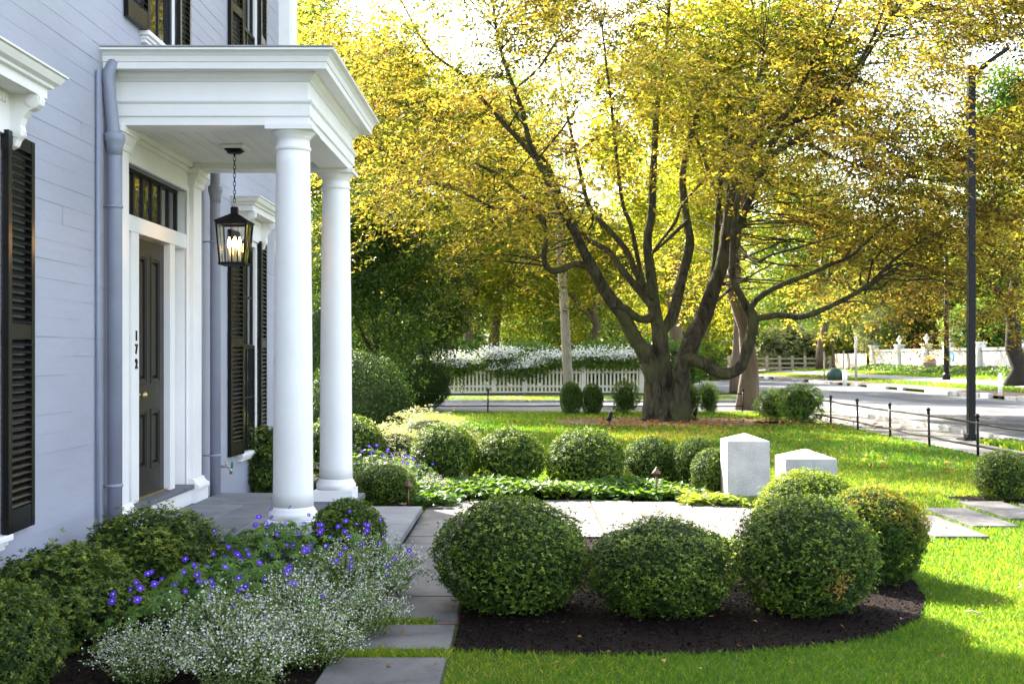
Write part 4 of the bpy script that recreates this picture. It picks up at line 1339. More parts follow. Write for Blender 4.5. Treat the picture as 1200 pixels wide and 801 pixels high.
LIMBS = [
    # (photo x, photo y, metres nearer(-)/farther(+), radius m)
    [(770, 496, -.1, .50), (768, 470, -.1, .37), (765, 440, -.1, .31), (761, 422, -.1, .28), (746, 399, -.2, .25), (731, 372, -.4, .225), (714, 347, -.6, .20), (694, 315, -.9, .18), (680, 285, -1.2, .15), (665, 258, -1.5, .13), (652, 232, -1.9, .11), (624, 176, -2.3, .09), (610, 124, -2.6, .07), (587, 60, -2.9, .05), (576, -10, -3.2, .03)],
    [(694, 315, -.9, .12), (675, 309, -1.1, .11), (655, 317, -1.2, .10), (643, 315, -1.3, .10), (637, 300, -1.4, .095), (641, 275, -1.6, .085), (634, 258, -1.8, .075), (622, 247, -2.0, .07), (600, 247, -2.2, .06), (576, 243, -2.4, .055), (542, 225, -2.7, .05), (512, 215, -2.9, .042), (479, 195, -3.2, .034), (449, 176, -3.4, .02)],
    [(641, 275, -1.6, .07), (632, 248, -1.8, .065), (602, 221, -1.6, .06), (580, 202, -1.4, .052), (546, 187, -1.2, .045), (524, 165, -1.0, .036), (505, 142, -.9, .025), (480, 125, -.8, .015)],
    [(652, 232, -1.9, .10), (640, 200, -1.2, .09), (595, 150, -.8, .078), (565, 116, -.3, .068), (539, 86, 0, .055), (501, 56, .3, .04), (467, -5, .5, .025)],
    [(779, 496, .0, .46), (778, 465, 0, .34), (776, 430, 0, .29), (773, 395, 0, .26), (768, 365, .05, .20), (762, 321, .1, .165), (759, 279, .2, .15), (764, 246, .3, .14), (766, 190, .5, .12), (770, 125, .8, .09), (780, 60, 1.0, .06), (786, -20, 1.2, .04)],
    [(766, 372, .0, .15), (750, 374, -.3, .13), (734, 362, -.5, .12), (720, 356, -.7, .11)],
    [(766, 366, .2, .15), (759, 352, .4, .145), (730, 318, .8, .125), (714, 295, 1.1, .11), (684, 276, 1.4, .10), (662, 243, 1.8, .09), (640, 190, 2.2, .07), (600, 150, 2.7, .05), (560, 100, 3.2, .03)],
    [(768, 360, .5, .13), (748, 325, 1.2, .12), (733, 292, 1.7, .11), (707, 262, 2.2, .10), (690, 240, 2.6, .085), (675, 180, 3.1, .07), (660, 110, 3.6, .045), (650, 40, 4.0, .03)],
    [(764, 350, -.2, .09), (753, 328, -.5, .08), (740, 266, -1.1, .07), (730, 240, -1.4, .065), (722, 180, -1.9, .055), (715, 110, -2.3, .04), (705, 30, -2.8, .025)],
    [(774, 390, .1, .20), (788, 370, .2, .19), (798, 331, .4, .175), (808, 285, .6, .155), (805, 259, .8, .14), (800, 205, 1.1, .12), (815, 140, 1.5, .09), (830, 98, 1.9, .07), (850, 40, 2.3, .045), (860, -20, 2.6, .03)],
    [(805, 259, .6, .07), (765, 296, -.3, .045), (790, 262, -1.2, .055), (800, 240, -1.8, .045), (830, 205, -2.4, .03)],
    [(796, 494, .4, .42), (797, 460, .6, .33), (800, 430, .8, .31), (810, 402, 1.0, .31), (824, 370, 1.2, .29), (834, 345, 1.2, .26), (847, 305, 1.2, .23), (852, 270, 1.2, .19), (856, 235, 1.1, .165), (874, 190, 1.0, .13), (890, 161, .8, .115), (924, 131, .6, .10), (946, 86, .3, .075), (965, 49, 0, .055), (985, 0, -.3, .03)],
    [(847, 305, 1.2, .16), (866, 262, 1.3, .14), (897, 190, 1.5, .125), (910, 160, 1.6, .115), (924, 144, 1.6, .11), (961, 131, 1.4, .10), (987, 101, 1.1, .085), (1017, 56, .7, .06), (1040, 0, .3, .035)],
    [(866, 262, 1.3, .13), (901, 187, .6, .11), (939, 161, .1, .10), (976, 131, -.4, .08), (1010, 75, -.9, .055), (1045, 20, -1.3, .03)],
    [(939, 161, .1, .07), (968, 180, -.6, .06), (1010, 195, -1.3, .05), (1055, 206, -2.0, .035), (1100, 212, -2.6, .02)],
    [(856, 235, 1.1, .12), (850, 190, 1.7, .11), (867, 131, 2.2, .09), (897, 75, 2.7, .06), (915, 20, 3.2, .04)],
    [(834, 345, 1.2, .10), (842, 240, 2.4, .095), (852, 140, 3.0, .08), (857, 86, 3.4, .06), (871, 0, 4.0, .04)],
    [(797, 494, -.3, .36), (796, 460, -.3, .27), (798, 436, -.35, .23), (806, 421, -.5, .205), (820, 424, -.6, .195), (836, 433, -.7, .19), (853, 438, -.75, .185), (868, 428, -.8, .18), (878, 402, -.8, .175), (882, 372, -.8, .17), (871, 352, -.8, .12), (860, 330, -.9, .10), (858, 300, -1.0, .095), (862, 250, -1.3, .085), (872, 190, -1.7, .07), (885, 120, -2.1, .05), (895, 60, -2.5, .03)],
    [(882, 374, -.8, .12), (910, 369, -1.0, .105), (940, 371, -1.2, .095), (970, 360, -1.4, .085), (1000, 345, -1.6, .075), (1022, 330, -1.8, .065), (1048, 304, -2.1, .05), (1080, 282, -2.4, .035), (1120, 262, -2.8, .02)],
    [(879, 362, -.8, .11), (889, 349, -.8, .10), (910, 336, -.9, .09), (947, 322, -1.1, .075), (970, 311, -1.3, .065), (1000, 298, -1.6, .05), (1040, 262, -2.2, .035), (1090, 240, -2.8, .02)],
    [(852, 270, 1.2, .10), (882, 305, .2, .05), (905, 298, -.6, .045), (935, 290, -1.4, .035), (985, 275, -2.2, .02)],
]


def smooth_path(pts, rad, k=4):
    out, rr = [], []
    n = len(pts)
    for i in range(n - 1):
        p0, p1, p2, p3 = pts[max(i - 1, 0)], pts[i], pts[i + 1], pts[min(i + 2, n - 1)]
        for j in range(k):
            t = j / k
            out.append(0.5 * ((2 * p1) + (p2 - p0) * t + (2 * p0 - 5 * p1 + 4 * p2 - p3) * t * t + (3 * p1 - p0 - 3 * p2 + p3) * t ** 3))
            rr.append(rad[i] * (1 - t) + rad[i + 1] * t)
    out.append(pts[-1]); rr.append(rad[-1])
    return out, rr


base = Vector((GX(782, TY), TY, 0))
big = thing('beech_tree', 'large spreading tree with several twisting limbs and yellow autumn leaves on the lawn', 'tree', base)
tb = MB(); limb_pts = []
for L in LIMBS:
    pts = [px3(p) - base for p in L]
    if L[0][1] > 490:
        pts[0].z = -0.08
    pp, rr = smooth_path(pts, [p[3] * (0.72 if p[1] > 300 else 0.70) for p in L])
    tb.tube(pp, [q * (1 + 0.05 * math.sin(i * 1.7 + L[0][0])) for i, q in enumerate(rr)], 14 if rr[0] > .15 else 8, wob=0.10 if rr[0] > .2 else 0.06)
    limb_pts += [(q.x, q.y, q.z, w) for q, w in zip(pp, rr) if q.z > 2.2]
# root flare
rr_ = random.Random(4)
for k in range(9):
    a = 2 * PI * k / 9 + rr_.uniform(-.2, .2)
    tb.tube([(0.16 * math.cos(a), 0.16 * math.sin(a), 0.75), (0.36 * math.cos(a), 0.34 * math.sin(a), 0.32), (0.50 * math.cos(a), 0.46 * math.sin(a), 0.06), (0.75 * math.cos(a), 0.68 * math.sin(a), -0.08)], [0.17, 0.14, 0.10, 0.04], 8)
LP = np.array(limb_pts)
r = np.random.default_rng(21)
cx, cy, cz = 4.9 - base.x, -0.6, 7.6
cand = sphere_dirs(r, 60000) * (r.uniform(0, 1, (60000, 1)) ** 0.42)
cand = cand * np.array([10.6, 9.2, 8.2]) + np.array([cx, cy, cz])
wx = cand[:, 0] + base.x; wy = cand[:, 1] + TY; wz = cand[:, 2]
ppx = 613 + wx / wy * 1400; ppy = 418 - (wz - EYE) / wy * 1400
zmin = 4.7 - 1.6 * np.clip(np.abs(wx - 3.8) / 7, 0, 1) ** 1.3 - 1.5 * np.clip((wy - 28.5) / 4, 0, 1) + 0.35 * np.sin(wx * 1.7 + wy)
keep = wz > zmin - 0.9 * np.clip((wx - 8) / 4, 0, 1)
nzA, nzB = Noise3(31, 0.75), Noise3(32, 2.0)
lay = cand * np.array([1, 1, 2.6])
keep &= (nzA(lay * 1.0) * 0.45 + nzB(lay * 0.8) * 0.8 + r.normal(0, .10, len(cand))) > (0.14 - 0.14 * np.clip((wx - 5) / 4, 0, 1) - 0.06 * np.clip((3 - wx) / 3, 0, 1))
keep &= (np.abs(wx - 4.2) > 2.8) | (r.uniform(size=len(cand)) < 0.42)
keep &= ~((ppx > 1125) & (ppx < 1192) & (ppy > 45) & (ppy < 125))      # an opening round the street lamp
hollow = ((wx - 3.6) / 4.2) ** 2 + ((wy - 28.2) / 3.2) ** 2 + ((wz - 5.0) / 2.6) ** 2 < 1
keep &= ~(hollow & (r.uniform(size=len(cand)) < 0.86))
cen = cand[keep][:13000]
print('sprays', keep.sum())
# twigs from the limbs to a share of the sprays
for c in cen[r.choice(len(cen), 900, replace=False)]:
    dist = np.linalg.norm(LP[:, :3] - c, axis=1) + np.abs(LP[:, 2] - c[2] + 0.6) * 0.4
    i = int(np.argmin(dist))
    if dist[i] > 5.5: continue
    lp = limb_path(r, LP[i, :3], c, 5, 0.14)
    w0 = min(0.026, LP[i, 3] * 0.5)
    tb.tube(lp, [w0 * (1 - .15 * j) for j in range(6)], 4, cap=False)
tb.build('trunk', M['bark'], big)
# feathery flat sprays: leaves in two ranks along a drooping twig
fan = 3
az0 = np.arctan2(cen[:, 1], cen[:, 0] - cx * 0.3) + r.normal(0, 0.7, len(cen))
pos, d, nrm, tint = [], [], [], []
nl = 10
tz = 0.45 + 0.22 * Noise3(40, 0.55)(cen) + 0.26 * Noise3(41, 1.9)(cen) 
tz += np.clip((cen[:, 0] + base.x - 3.5) / 4, 0, 1) * np.where(r.uniform(size=len(cen)) < 0.55, -0.24, 0.30)  # crown shade at right put into the tint as darker olive, bronze mixed in
for f in range(fan):
    az = az0 + (f - 1) * 0.75 + r.normal(0, 0.25, len(cen))
    Lf = r.uniform(0.4, 0.95, len(cen))
    dz = r.normal(-0.22, 0.22, len(cen))
    ax = np.stack([np.cos(az), np.sin(az), dz], 1)
    sd = np.stack([-np.sin(az), np.cos(az), r.normal(0, 0.3, len(cen))], 1)
    up_ = unit(np.cross(ax, sd))
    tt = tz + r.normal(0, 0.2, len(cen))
    for k in range(nl):
        t = (k + 0.6) / nl
        sg = 1 if k % 2 else -1
        p = cen + ax * (Lf * t)[:, None] + np.array([0, 0, -0.16]) * (Lf * t * t)[:, None]
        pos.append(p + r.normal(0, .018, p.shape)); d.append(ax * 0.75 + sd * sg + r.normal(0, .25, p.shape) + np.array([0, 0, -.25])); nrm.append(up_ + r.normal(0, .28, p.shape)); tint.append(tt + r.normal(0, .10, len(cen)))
pos = np.concatenate(pos); d = np.concatenate(d); nrm = np.concatenate(nrm); tint = np.concatenate(tint)
N = len(pos)
ln = 0.112 * r.uniform(0.5, 1.35, N)
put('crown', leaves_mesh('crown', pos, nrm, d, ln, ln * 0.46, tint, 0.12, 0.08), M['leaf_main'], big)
print('big tree leaves', N)

# ================================================================== OTHER TREES
CR = {}


def crown_kind(k):
    if k in CR: return CR[k]
    spec = {
        'a': dict(seed=51, radii=(1, 1, 1), n_sprays=2500, per=13, leaf=0.038, clumps=30, spray_r=0.11),
        'b': dict(seed=52, radii=(1, 1, 1), n_sprays=2700, per=13, leaf=0.034, clumps=24, spray_r=0.10, gap=-0.25),
        'c': dict(seed=53, radii=(1, 1, 1), n_sprays=2400, per=14, leaf=0.040, clumps=36, spray_r=0.12, gap=0.0),
        'fine': dict(seed=54, radii=(1, 1, 1), n_sprays=2300, per=16, leaf=0.026, clumps=30, spray_r=0.09, wratio=0.35),
        'dense': dict(seed=55, radii=(1, 1, 1), n_sprays=2800, per=13, leaf=0.042, clumps=40, spray_r=0.10, gap=-0.6),
    }[k]
    CR[k] = crown_mesh('crown', **spec)
    return CR[k]


def tree(name, label, x, Y, zb, h, radii, leafm, kind, r0, seed, bark='bark_pale', group=None, cat='tree', lean=(0, 0), limbs=9):
    """h: height of the crown centre above the ground"""
    t = thing(name, label, cat, (x, Y, zb), 0, group)
    put('trunk', trunk_mesh('trunk', seed, h, r0, (lean[0], lean[1], h), radii, limbs), M[bark], t)
    me = crown_kind(kind)
    key = ('m', kind, leafm)
    if key not in CR:
        c = me.copy(); c.materials.clear(); c.materials.append(M[leafm]); CR[key] = c
    o = put('crown', CR[key], None, t, (lean[0], lean[1], h))
    o.scale = radii; o.rotation_euler = (0, 0, (seed * 1.7) % 6.28)
    return t


def zpx(py, Y):
    return EYE - (py - 418) / 1400 * Y


tree('shade_tree', 'tall straight-trunked tree standing just right of the twisting tree', GX(871, 34), 34, 0, 9.5, (4.6, 3.8, 4.2), 'leaf_yg', 'a', 0.25, 101)
tree('maple_tree', 'dark green dense tree rising behind the holly shrub beside porch', GX(432, 26), 26.5, 0, 2.9, (1.75, 1.8, 3.0), 'leaf_dark', 'dense', 0.14, 102, 'bark_dark')
tree('maple_tree', 'dark leafy tree overhanging the left end of the picket fence', GX(490, 34), 35, 0, 2.7, (1.7, 1.6, 2.9), 'leaf_dark', 'dense', 0.16, 103, 'bark_dark')
tree('street_tree', 'tree with broad dark trunk on the far bank at right edge', GX(1190, 50), 50, bank_z(GX(1190, 50)), 7.2, (6.4, 5.5, 4.3), 'leaf_yg', 'fine', 0.40, 104, 'bark_dark', lean=(-0.6, -1.0))
tree('street_tree', 'tree with slender brown trunk behind the shade tree trunk', GX(862, 50), 50, 0, 8.0, (4.0, 3.6, 4.0), 'leaf_yg', 'b', 0.2, 105)
tree('oak_tree', 'broad green tree behind the dark trees at the left end of picket fence', -7.5, 46.5, 0, 9.4, (4.8, 4.6, 4.4), 'leaf_green', 'dense', 0.3, 114)
tree('oak_tree', 'yellow-green tree with pale trunk behind left part of white blossom', GX(546, 60), 60, 0, 6.6, (4.6, 4.0, 5.0), 'leaf_yg', 'a', 0.34, 106)
tree('oak_tree', 'yellow-green tree with second pale trunk behind white blossom', GX(579, 62), 63, 0, 7.4, (4.6, 4.0, 5.6), 'leaf_yg', 'c', 0.36, 107)
tree('oak_tree', 'bright yellow-green tree behind the utility pole', GX(690, 64), 64, 0, 6.2, (5.4, 4.5, 5.0), 'leaf_yg', 'b', 0.3, 108)
tree('ash_tree', 'tall green tree showing over the porch roof at top left', -8.2, 46, 0, 12.5, (4.2, 4.2, 4.6), 'leaf_green', 'b', 0.26, 109)
tree('ash_tree', 'tall yellow-green tree behind the porch cornice right of the top left tree', GX(470, 60), 60, 0, 13.0, (4.0, 4.0, 5.0), 'leaf_yg', 'b', 0.3, 110)
tree('fir_tree', 'dark round-headed evergreen behind the white fence gate', GX(1098, 86), 86, bank_z(30), 3.4, (2.4, 2.4, 2.6), 'leaf_dark', 'dense', 0.2, 111, 'bark_dark')
tree('staked_tree', 'slim young tree with light leaves by the far verge', GX(978, 70), 70, bank_z(GX(978, 70)), 3.9, (2.6, 2.4, 2.2), 'leaf_green', 'fine', 0.06, 112)
for k, (dx, dy) in enumerate(((-0.35, 0.2), (0.35, 0.1))):
    xx = GX(978, 70) + dx * 1.6
    tag(MB().tube([(0, 0, -0.1), (0, 0, 1.7)], 0.05, 6).build('stake', M['old_wood'], loc=(xx, 70 + dy, bank_z(xx))), ['wooden stake left of the slim young tree', 'wooden stake right of the slim young tree'][k], 'stake', 'stakes at the young tree')
xx = GX(977, 70)
tag(MB().lathe([(0.42, -0.05), (0.48, 0.3), (0.36, 0.62), (0.12, 0.75)], 14).build('watering_bag', M['green_bag'], loc=(xx, 69.8, bank_z(xx))), 'dark green watering bag round the slim young tree', 'watering bag')
rb_ = random.Random(77)
for k, (x_, Y_, h_, rx_, lab) in enumerate(((7.4, 58, 11.5, 5.0, 'tall yellow-green tree rising behind the big twisting trunk'), (27.5, 64, 11.0, 5.6, 'tall yellow-green tree rising behind the white fence beside far street lamp'), (34, 62, 12.5, 6.0, 'tall leafy tree behind the street tree at right edge'), (24.0, 96, 11.0, 6.5, 'tall pale tree closing the far end of the street'), (-7.5, 66, 12.5, 5.0, 'tall tree right of the porch cornice behind the picket fence'), (-1.0, 74, 14.0, 5.0, 'tall pale tree behind the upper left limbs of big tree'), (12.5, 84, 13, 5.0, 'tall tree behind the upper right limbs of big tree'))):
    tree('lime_tree', lab, x_, Y_, bank_z(x_) if x_ > 17 else 0, h_, (rx_, 5, 6.5), ['leaf_yg', 'leaf_green'][k % 2], 'acb'[k % 3], 0.35, 400 + k)
# wood beyond the street: single trees, the nearer row each told apart, the rest a look-alike mass
ROW = [(-9, 70, 'yellow-green tree far behind the porch columns', 'leaf_green', 'c'), (2.0, 72, 'dark green tree behind the big twisting trunk left side', 'leaf_green', 'a'),
       (9.0, 74, 'leafy tree seen between the big twisting trunk and shade tree trunk', 'leaf_yg', 'b'), (16.5, 104, 'sunlit green tree behind left end of the wooden rail fence', 'leaf_green', 'a'),
       (24.5, 108, 'sunlit green tree behind middle of the wooden rail fence', 'leaf_green', 'c'), (31, 104, 'dark green tree behind the weathered board fence', 'leaf_dark', 'b'),
       (33, 84, 'green tree behind the urn posts of the white fence', 'leaf_green', 'a'), (34, 70, 'leafy green tree behind right end of the white fence', 'leaf_green', 'c')]
for i, (x_, Y_, lab, lm, kd) in enumerate(ROW):
    s = rb_.uniform(0.9, 1.15)
    tree('woodland_tree', lab, x_, Y_, bank_z(x_) if x_ > 17 else 0, 5.6 * s, (5.0 * s, 4.6 * s, 5.6 * s), lm, kd, 0.3, 200 + i, group='trees beyond the street')
i = 0
for Y_, step, x0, x1, h in ((92, 7.5, -26, 12, 11), (124, 9, -34, 64, 10), (98, 9, 36, 62, 10)):
    x_ = x0
    while x_ < x1:
        s = rb_.uniform(0.85, 1.25)
        tree('woodland_tree', 'tall tree in the crowded wood closing the view beyond the street', x_ + rb_.uniform(-1.5, 1.5), Y_ + rb_.uniform(-4, 4), 0, h * s * 0.75, (6.4 * s, 5.0, 7.8 * s), ['leaf_yg', 'leaf_green', 'leaf_yg', 'leaf_green', 'leaf_dark'][i % 5], 'abc'[i % 3], 0.34, 300 + i, group='crowded wood beyond the street', limbs=5)
        i += 1; x_ += step

r = np.random.default_rng(301)
n = 46000
x = r.uniform(-75, 95, n); y = 146 + r.normal(0, 2.5, n) + 5 * np.sin(x * 0.13)
top = 15 + 4 * np.sin(x * 0.21 + 1) + 2.5 * np.sin(x * 0.55)
z = top * r.uniform(0, 1, n) ** 0.8
wood = put('far_wood', leaves_mesh('far_wood', np.stack([x, y, z], 1), r.normal(0, .5, (n, 3)) + np.array([0, -.3, 1]), r.normal(size=(n, 3)), 0.95, 0.65, 0.5 + .3 * np.sin(x * .3) + r.normal(0, .2, n)), M['leaf_green'])
tag(wood, 'far wood closing the horizon beyond the street', 'wood', kind='stuff')
n = 26000
x = r.uniform(-34, 13, n); y = 80 + r.normal(0, 1.2, n) + 2 * np.sin(x * 0.4)
z = (3.0 + 0.9 * np.sin(x * 0.8) + .7 * np.sin(x * 1.9 + 1)) * r.uniform(0, 1, n) ** 0.8
wood = put('thicket', leaves_mesh('thicket', np.stack([x, y, z], 1), r.normal(0, .5, (n, 3)) + np.array([0, -.3, 1]), r.normal(size=(n, 3)), 0.42, 0.26, 0.5 + .3 * np.sin(x * .7) + r.normal(0, .2, n)), M['leaf_green'])
tag(wood, 'leafy undergrowth beneath the trees behind the picket fence', 'undergrowth', kind='stuff')
n = 16000
x = r.uniform(15, 62, n); y = 112 + r.normal(0, 1.2, n)
z = (3.4 + 1.2 * np.sin(x * 0.5) + .7 * np.sin(x * 1.3 + 1)) * r.uniform(0, 1, n) ** 0.8
wood = put('thicket', leaves_mesh('thicket', np.stack([x, y, z], 1), r.normal(0, .5, (n, 3)) + np.array([0, -.3, 1]), r.normal(size=(n, 3)), 0.55, 0.35, 0.5 + .3 * np.sin(x * .5) + r.normal(0, .2, n)), M['leaf_yg'])
tag(wood, 'leafy undergrowth behind the wooden rail fence', 'undergrowth', kind='stuff')

# ================================================================== SHRUBS
BM = {}


def bush_kind(k):
    if k in BM: return BM[k]
    if k == 'box_big':
        BM[k] = (bush_mesh('foliage', 61, 46000, leaf=0.037, wr=0.62, whorl=5, up=0.5, depth=0.085, bump=0.02 + 0.03, shoots=0.11, bfreq=4.5), 'leaf_box')
    elif k == 'box_big2':
        BM[k] = (bush_mesh('foliage', 62, 46000, leaf=0.037, wr=0.62, whorl=5, up=0.5, depth=0.085, bump=0.02 + 0.035, shoots=0.11, bfreq=5.5), 'leaf_box')
    elif k == 'box_gold':
        BM[k] = (bush_mesh('foliage', 63, 36000, leaf=0.045, wr=0.58, whorl=5, up=0.5, depth=0.08, bump=0.04, shoots=0.07, bfreq=4, patch=lambda d: 0.42 * np.clip((d[:, 2] + d[:, 0] * 0.5 + 0.1), 0, 1) - 0.16), 'leaf_box_gold')
    elif k == 'box_small':
        BM[k] = (bush_mesh('foliage', 64, 17000, leaf=0.06, wr=0.58, whorl=4, depth=0.07, bump=0.035, shoots=0.05, bfreq=4), 'leaf_box')
    elif k == 'box_small2':
        BM[k] = (bush_mesh('foliage', 65, 17000, leaf=0.06, wr=0.58, whorl=4, depth=0.07, bump=0.05, shoots=0.05, bfreq=5.5), 'leaf_box')
    elif k == 'azalea':
        BM[k] = (bush_mesh('foliage', 66, 40000, leaf=0.066, wr=0.42, depth=0.13, bump=0.10, shoots=0.16, whorl=8, bfreq=4.5, up=0.7), 'leaf_azalea')
    elif k == 'azalea2':
        BM[k] = (bush_mesh('foliage', 67, 40000, leaf=0.066, wr=0.42, depth=0.13, bump=0.11, shoots=0.16, whorl=8, bfreq=5.5, up=0.7), 'leaf_azalea')
    elif k == 'holly':
        BM[k] = (bush_mesh('foliage', 68, 15000, leaf=0.06, wr=0.5, depth=0.12, bump=0.10, shoots=0.12, bfreq=4), 'leaf_dark')
    elif k == 'loose':
        BM[k] = (bush_mesh('foliage', 69, 8000, leaf=0.11, wr=0.35, depth=0.16, bump=0.14, shoots=0.25, whorl=5, bfreq=4, up=0.8), 'leaf_green')
    elif k == 'silver':
        BM[k] = (bush_mesh('foliage', 70, 9000, leaf=0.075, wr=0.3, depth=0.2, bump=0.16, shoots=0.3, whorl=5, bfreq=5, up=0.9), 'leaf_silver')
    return BM[k]


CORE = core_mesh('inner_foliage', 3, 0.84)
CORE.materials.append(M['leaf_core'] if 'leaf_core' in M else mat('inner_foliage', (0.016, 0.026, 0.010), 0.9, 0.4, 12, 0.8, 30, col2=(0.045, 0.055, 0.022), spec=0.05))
STEMS = stems_mesh('stem', 5); STEMS.materials.append(M['stem'])


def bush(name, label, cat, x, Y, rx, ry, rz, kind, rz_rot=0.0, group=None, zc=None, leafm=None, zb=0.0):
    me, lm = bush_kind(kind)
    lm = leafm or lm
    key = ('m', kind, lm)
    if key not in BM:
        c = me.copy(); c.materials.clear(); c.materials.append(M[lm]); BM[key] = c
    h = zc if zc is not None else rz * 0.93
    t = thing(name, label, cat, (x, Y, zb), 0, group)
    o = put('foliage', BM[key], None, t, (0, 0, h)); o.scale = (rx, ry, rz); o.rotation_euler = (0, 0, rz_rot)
    if rx > 0.3 and Y < 9: h += 0.02
    ks = 0.80 if kind.startswith('aza') or kind in ('loose', 'silver') else 0.97
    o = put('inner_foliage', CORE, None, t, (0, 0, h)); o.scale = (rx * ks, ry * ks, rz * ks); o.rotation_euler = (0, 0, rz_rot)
    o = put('stem', STEMS, None, t, (0, 0, h)); o.scale = (rx, ry, h / 0.98); o.rotation_euler = (0, 0, rz_rot + 1)
    return t


GB = 'clipped boxwood balls'
bush('boxwood', 'large dark boxwood ball at left of the front mulch bed by the stepping slabs', 'boxwood', GX(599, 7.15), 7.15, 0.455, 0.45, 0.35, 'box_big', 0.3, GB, zc=0.32)
bush('boxwood', 'middle boxwood ball of the front mulch bed between two larger neighbours', 'boxwood', GX(775, 7.05), 7.05, 0.425, 0.43, 0.295, 'box_big2', 1.2, GB, zc=0.265)
bush('boxwood', 'large boxwood ball with a tan dry patch at the right end of front mulch bed', 'boxwood', GX(944, 7.1), 7.1, 0.42, 0.43, 0.36, 'box_big', 2.9, GB, zc=0.32)
bush('boxwood', 'bronzed orange-tipped boxwood ball behind the right end of front mulch bed', 'boxwood', GX(1022, 8.05), 8.05, 0.35, 0.38, 0.335, 'box_gold', 0.0, GB, zc=0.30)
bush('boxwood', 'sunlit yellow-green boxwood mound just before the half hidden granite post', 'boxwood', GX(955, 8.6), 8.8, 0.42, 0.38, 0.36, 'box_gold', 2.2, GB, zc=0.31, leafm='leaf_box_lime')
# a dry tan tuft low on the right-hand ball
r = np.random.default_rng(15)
dt = sphere_dirs(r, 160) * 0.07 * r.uniform(.3, 1, (160, 1))
for BACK in [(521, 535, 39, 34, 13.6, 'box_small', 'dark boxwood ball at the left end of the back row'), (597, 537, 40, 33, 13.5, 'box_small2', 'dark boxwood ball second in the back row beside the sunlit gap'),
             (686, 541, 45, 36, 13.4, 'box_small', 'widest boxwood ball of the back row right of the sunlit gap'), (763, 544, 33, 30, 13.7, 'box_small2', 'flat boxwood ball of the back row behind the bronze path light'),
             (818, 547, 30, 31, 13.4, 'box_small', 'boxwood ball behind left of the tall granite post, the farther one'), (838, 562, 28, 29, 12.75, 'box_small2', 'boxwood ball touching the left side of the tall granite post')]:
    px, py, rx, ry, Y_, kd, lab = BACK
    k = Y_ / 1400
    bush('boxwood', lab, 'boxwood', GX(px, Y_), Y_, rx * k, rx * k, ry * k * 1.08, kd, px * 0.37, GB, zc=max(zpx(py, Y_), ry * k * 0.95))
bush('boxwood', 'lone round boxwood in the lawn at right beside the iron fence', 'boxwood', 5.06, 12.6, 0.285, 0.285, 0.27, 'box_small', 0.9, GB)
bush('boxwood', 'small boxwood ball against the near column half covered by white flowers', 'boxwood', GX(408, 8.0), 8.0, 0.245, 0.24, 0.24, 'box_small2', 0.4, GB, zc=0.32)
bush('boxwood', 'clipped boxwood below the violet flowers at the foot of far column', 'boxwood', GX(452, 12.0), 12.0, 0.36, 0.3, 0.20, 'box_small', 1.9, GB, zc=0.22)
bush('boxwood', 'dark low boxwood behind the far column', 'boxwood', GX(400, 14.5), 14.6, 0.5, 0.5, 0.42, 'box_small2', 0.1, GB)
GA = 'azalea bushes along the house wall'
bush('azalea', 'wide azalea bush under the near window beside house wall', 'azalea', GX(70, 6.35), 6.35, 0.43, 0.43, 0.33, 'azalea', 0.2, GA, zc=0.16)
bush('azalea', 'dark azalea bush against the near pilaster of the porch', 'azalea', GX(185, 7.6), 7.5, 0.40, 0.42, 0.30, 'azalea2', 1.2, GA, zc=0.23)
bush('azalea', 'azalea bush cut off at the lower left corner of view', 'azalea', GX(0, 5.35), 5.35, 0.24, 0.26, 0.26, 'azalea', 2.2, GA, zc=0.22)
bush('azalea', 'small azalea beyond the platform under the shuttered far window', 'azalea', GX(318, 13.0), 13.0, 0.36, 0.45, 0.38, 'azalea2', 3.0, GA)
bush('holly_shrub', 'tall dark holly shrub right of the far column', 'shrub', GX(420, 19), 19.0, 0.84, 0.8, 0.86, 'holly', 0.0, None, zc=0.74)
bush('holly_shrub', 'low dark shrub at the foot of the dark tree left of picket fence', 'shrub', GX(492, 33.6), 33.4, 0.95, 0.7, 0.75, 'holly', 0.6, None)
bush('holly_shrub', 'dark shrub filling the gap between the two columns', 'shrub', GX(372, 20.5), 20.8, 0.62, 0.6, 1.35, 'holly', 1.4, None, zc=1.2)
GS = 'shrubs along the back iron fence'
for px, w, top, lab in ((669, 13, 448, 'leftmost rounded shrub by the foot of the utility pole'), (694, 13, 450, 'rounded shrub second right of the utility pole'), (733, 15, 447, 'feathery dark shrub left of the big trunk'), (809, 10, 452, 'thin sunlit shrub at the right edge of the big trunk'), (830, 11, 449, 'pale open shrub right of the big trunk')):
    Y_ = 31.2; k = Y_ / 1400
    bush('privet_shrub', lab, 'shrub', GX(px, Y_), Y_, w * k, w * k, (486 - top) * k * 0.52, 'loose' if px > 700 else 'box_small', px * 0.1, GS, leafm='leaf_green')
bush('rhododendron', 'rounded light green shrub at the corner of the iron fence', 'shrub', GX(938, 27), 27.0, 0.5, 0.5, 0.46, 'loose', 0.5, None, leafm='leaf_cover')
bush('rhododendron', 'darker shrub behind the light green shrub at fence corner', 'shrub', GX(906, 28.6), 28.6, 0.40, 0.4, 0.38, 'loose', 1.5, None, leafm='leaf_green')
bush('lavender_cotton', 'pale silvery shrub glowing in sun behind the back row left end', 'shrub', GX(505, 17), 17.0, 0.62, 0.7, 0.38, 'silver', 0.5, None)
bush('lavender_cotton', 'silvery shrub low behind violet flowers left of the sunlit one', 'shrub', GX(462, 15), 15.0, 0.42, 0.5, 0.34, 'silver', 1.5, None)
bush('lilac_shrub', 'pale sunlit shrub behind the wooden rail fence left end', 'shrub', GX(925, 104), 104, 4.0, 2.5, 2.2, 'loose', 0.3, None, leafm='leaf_silver')
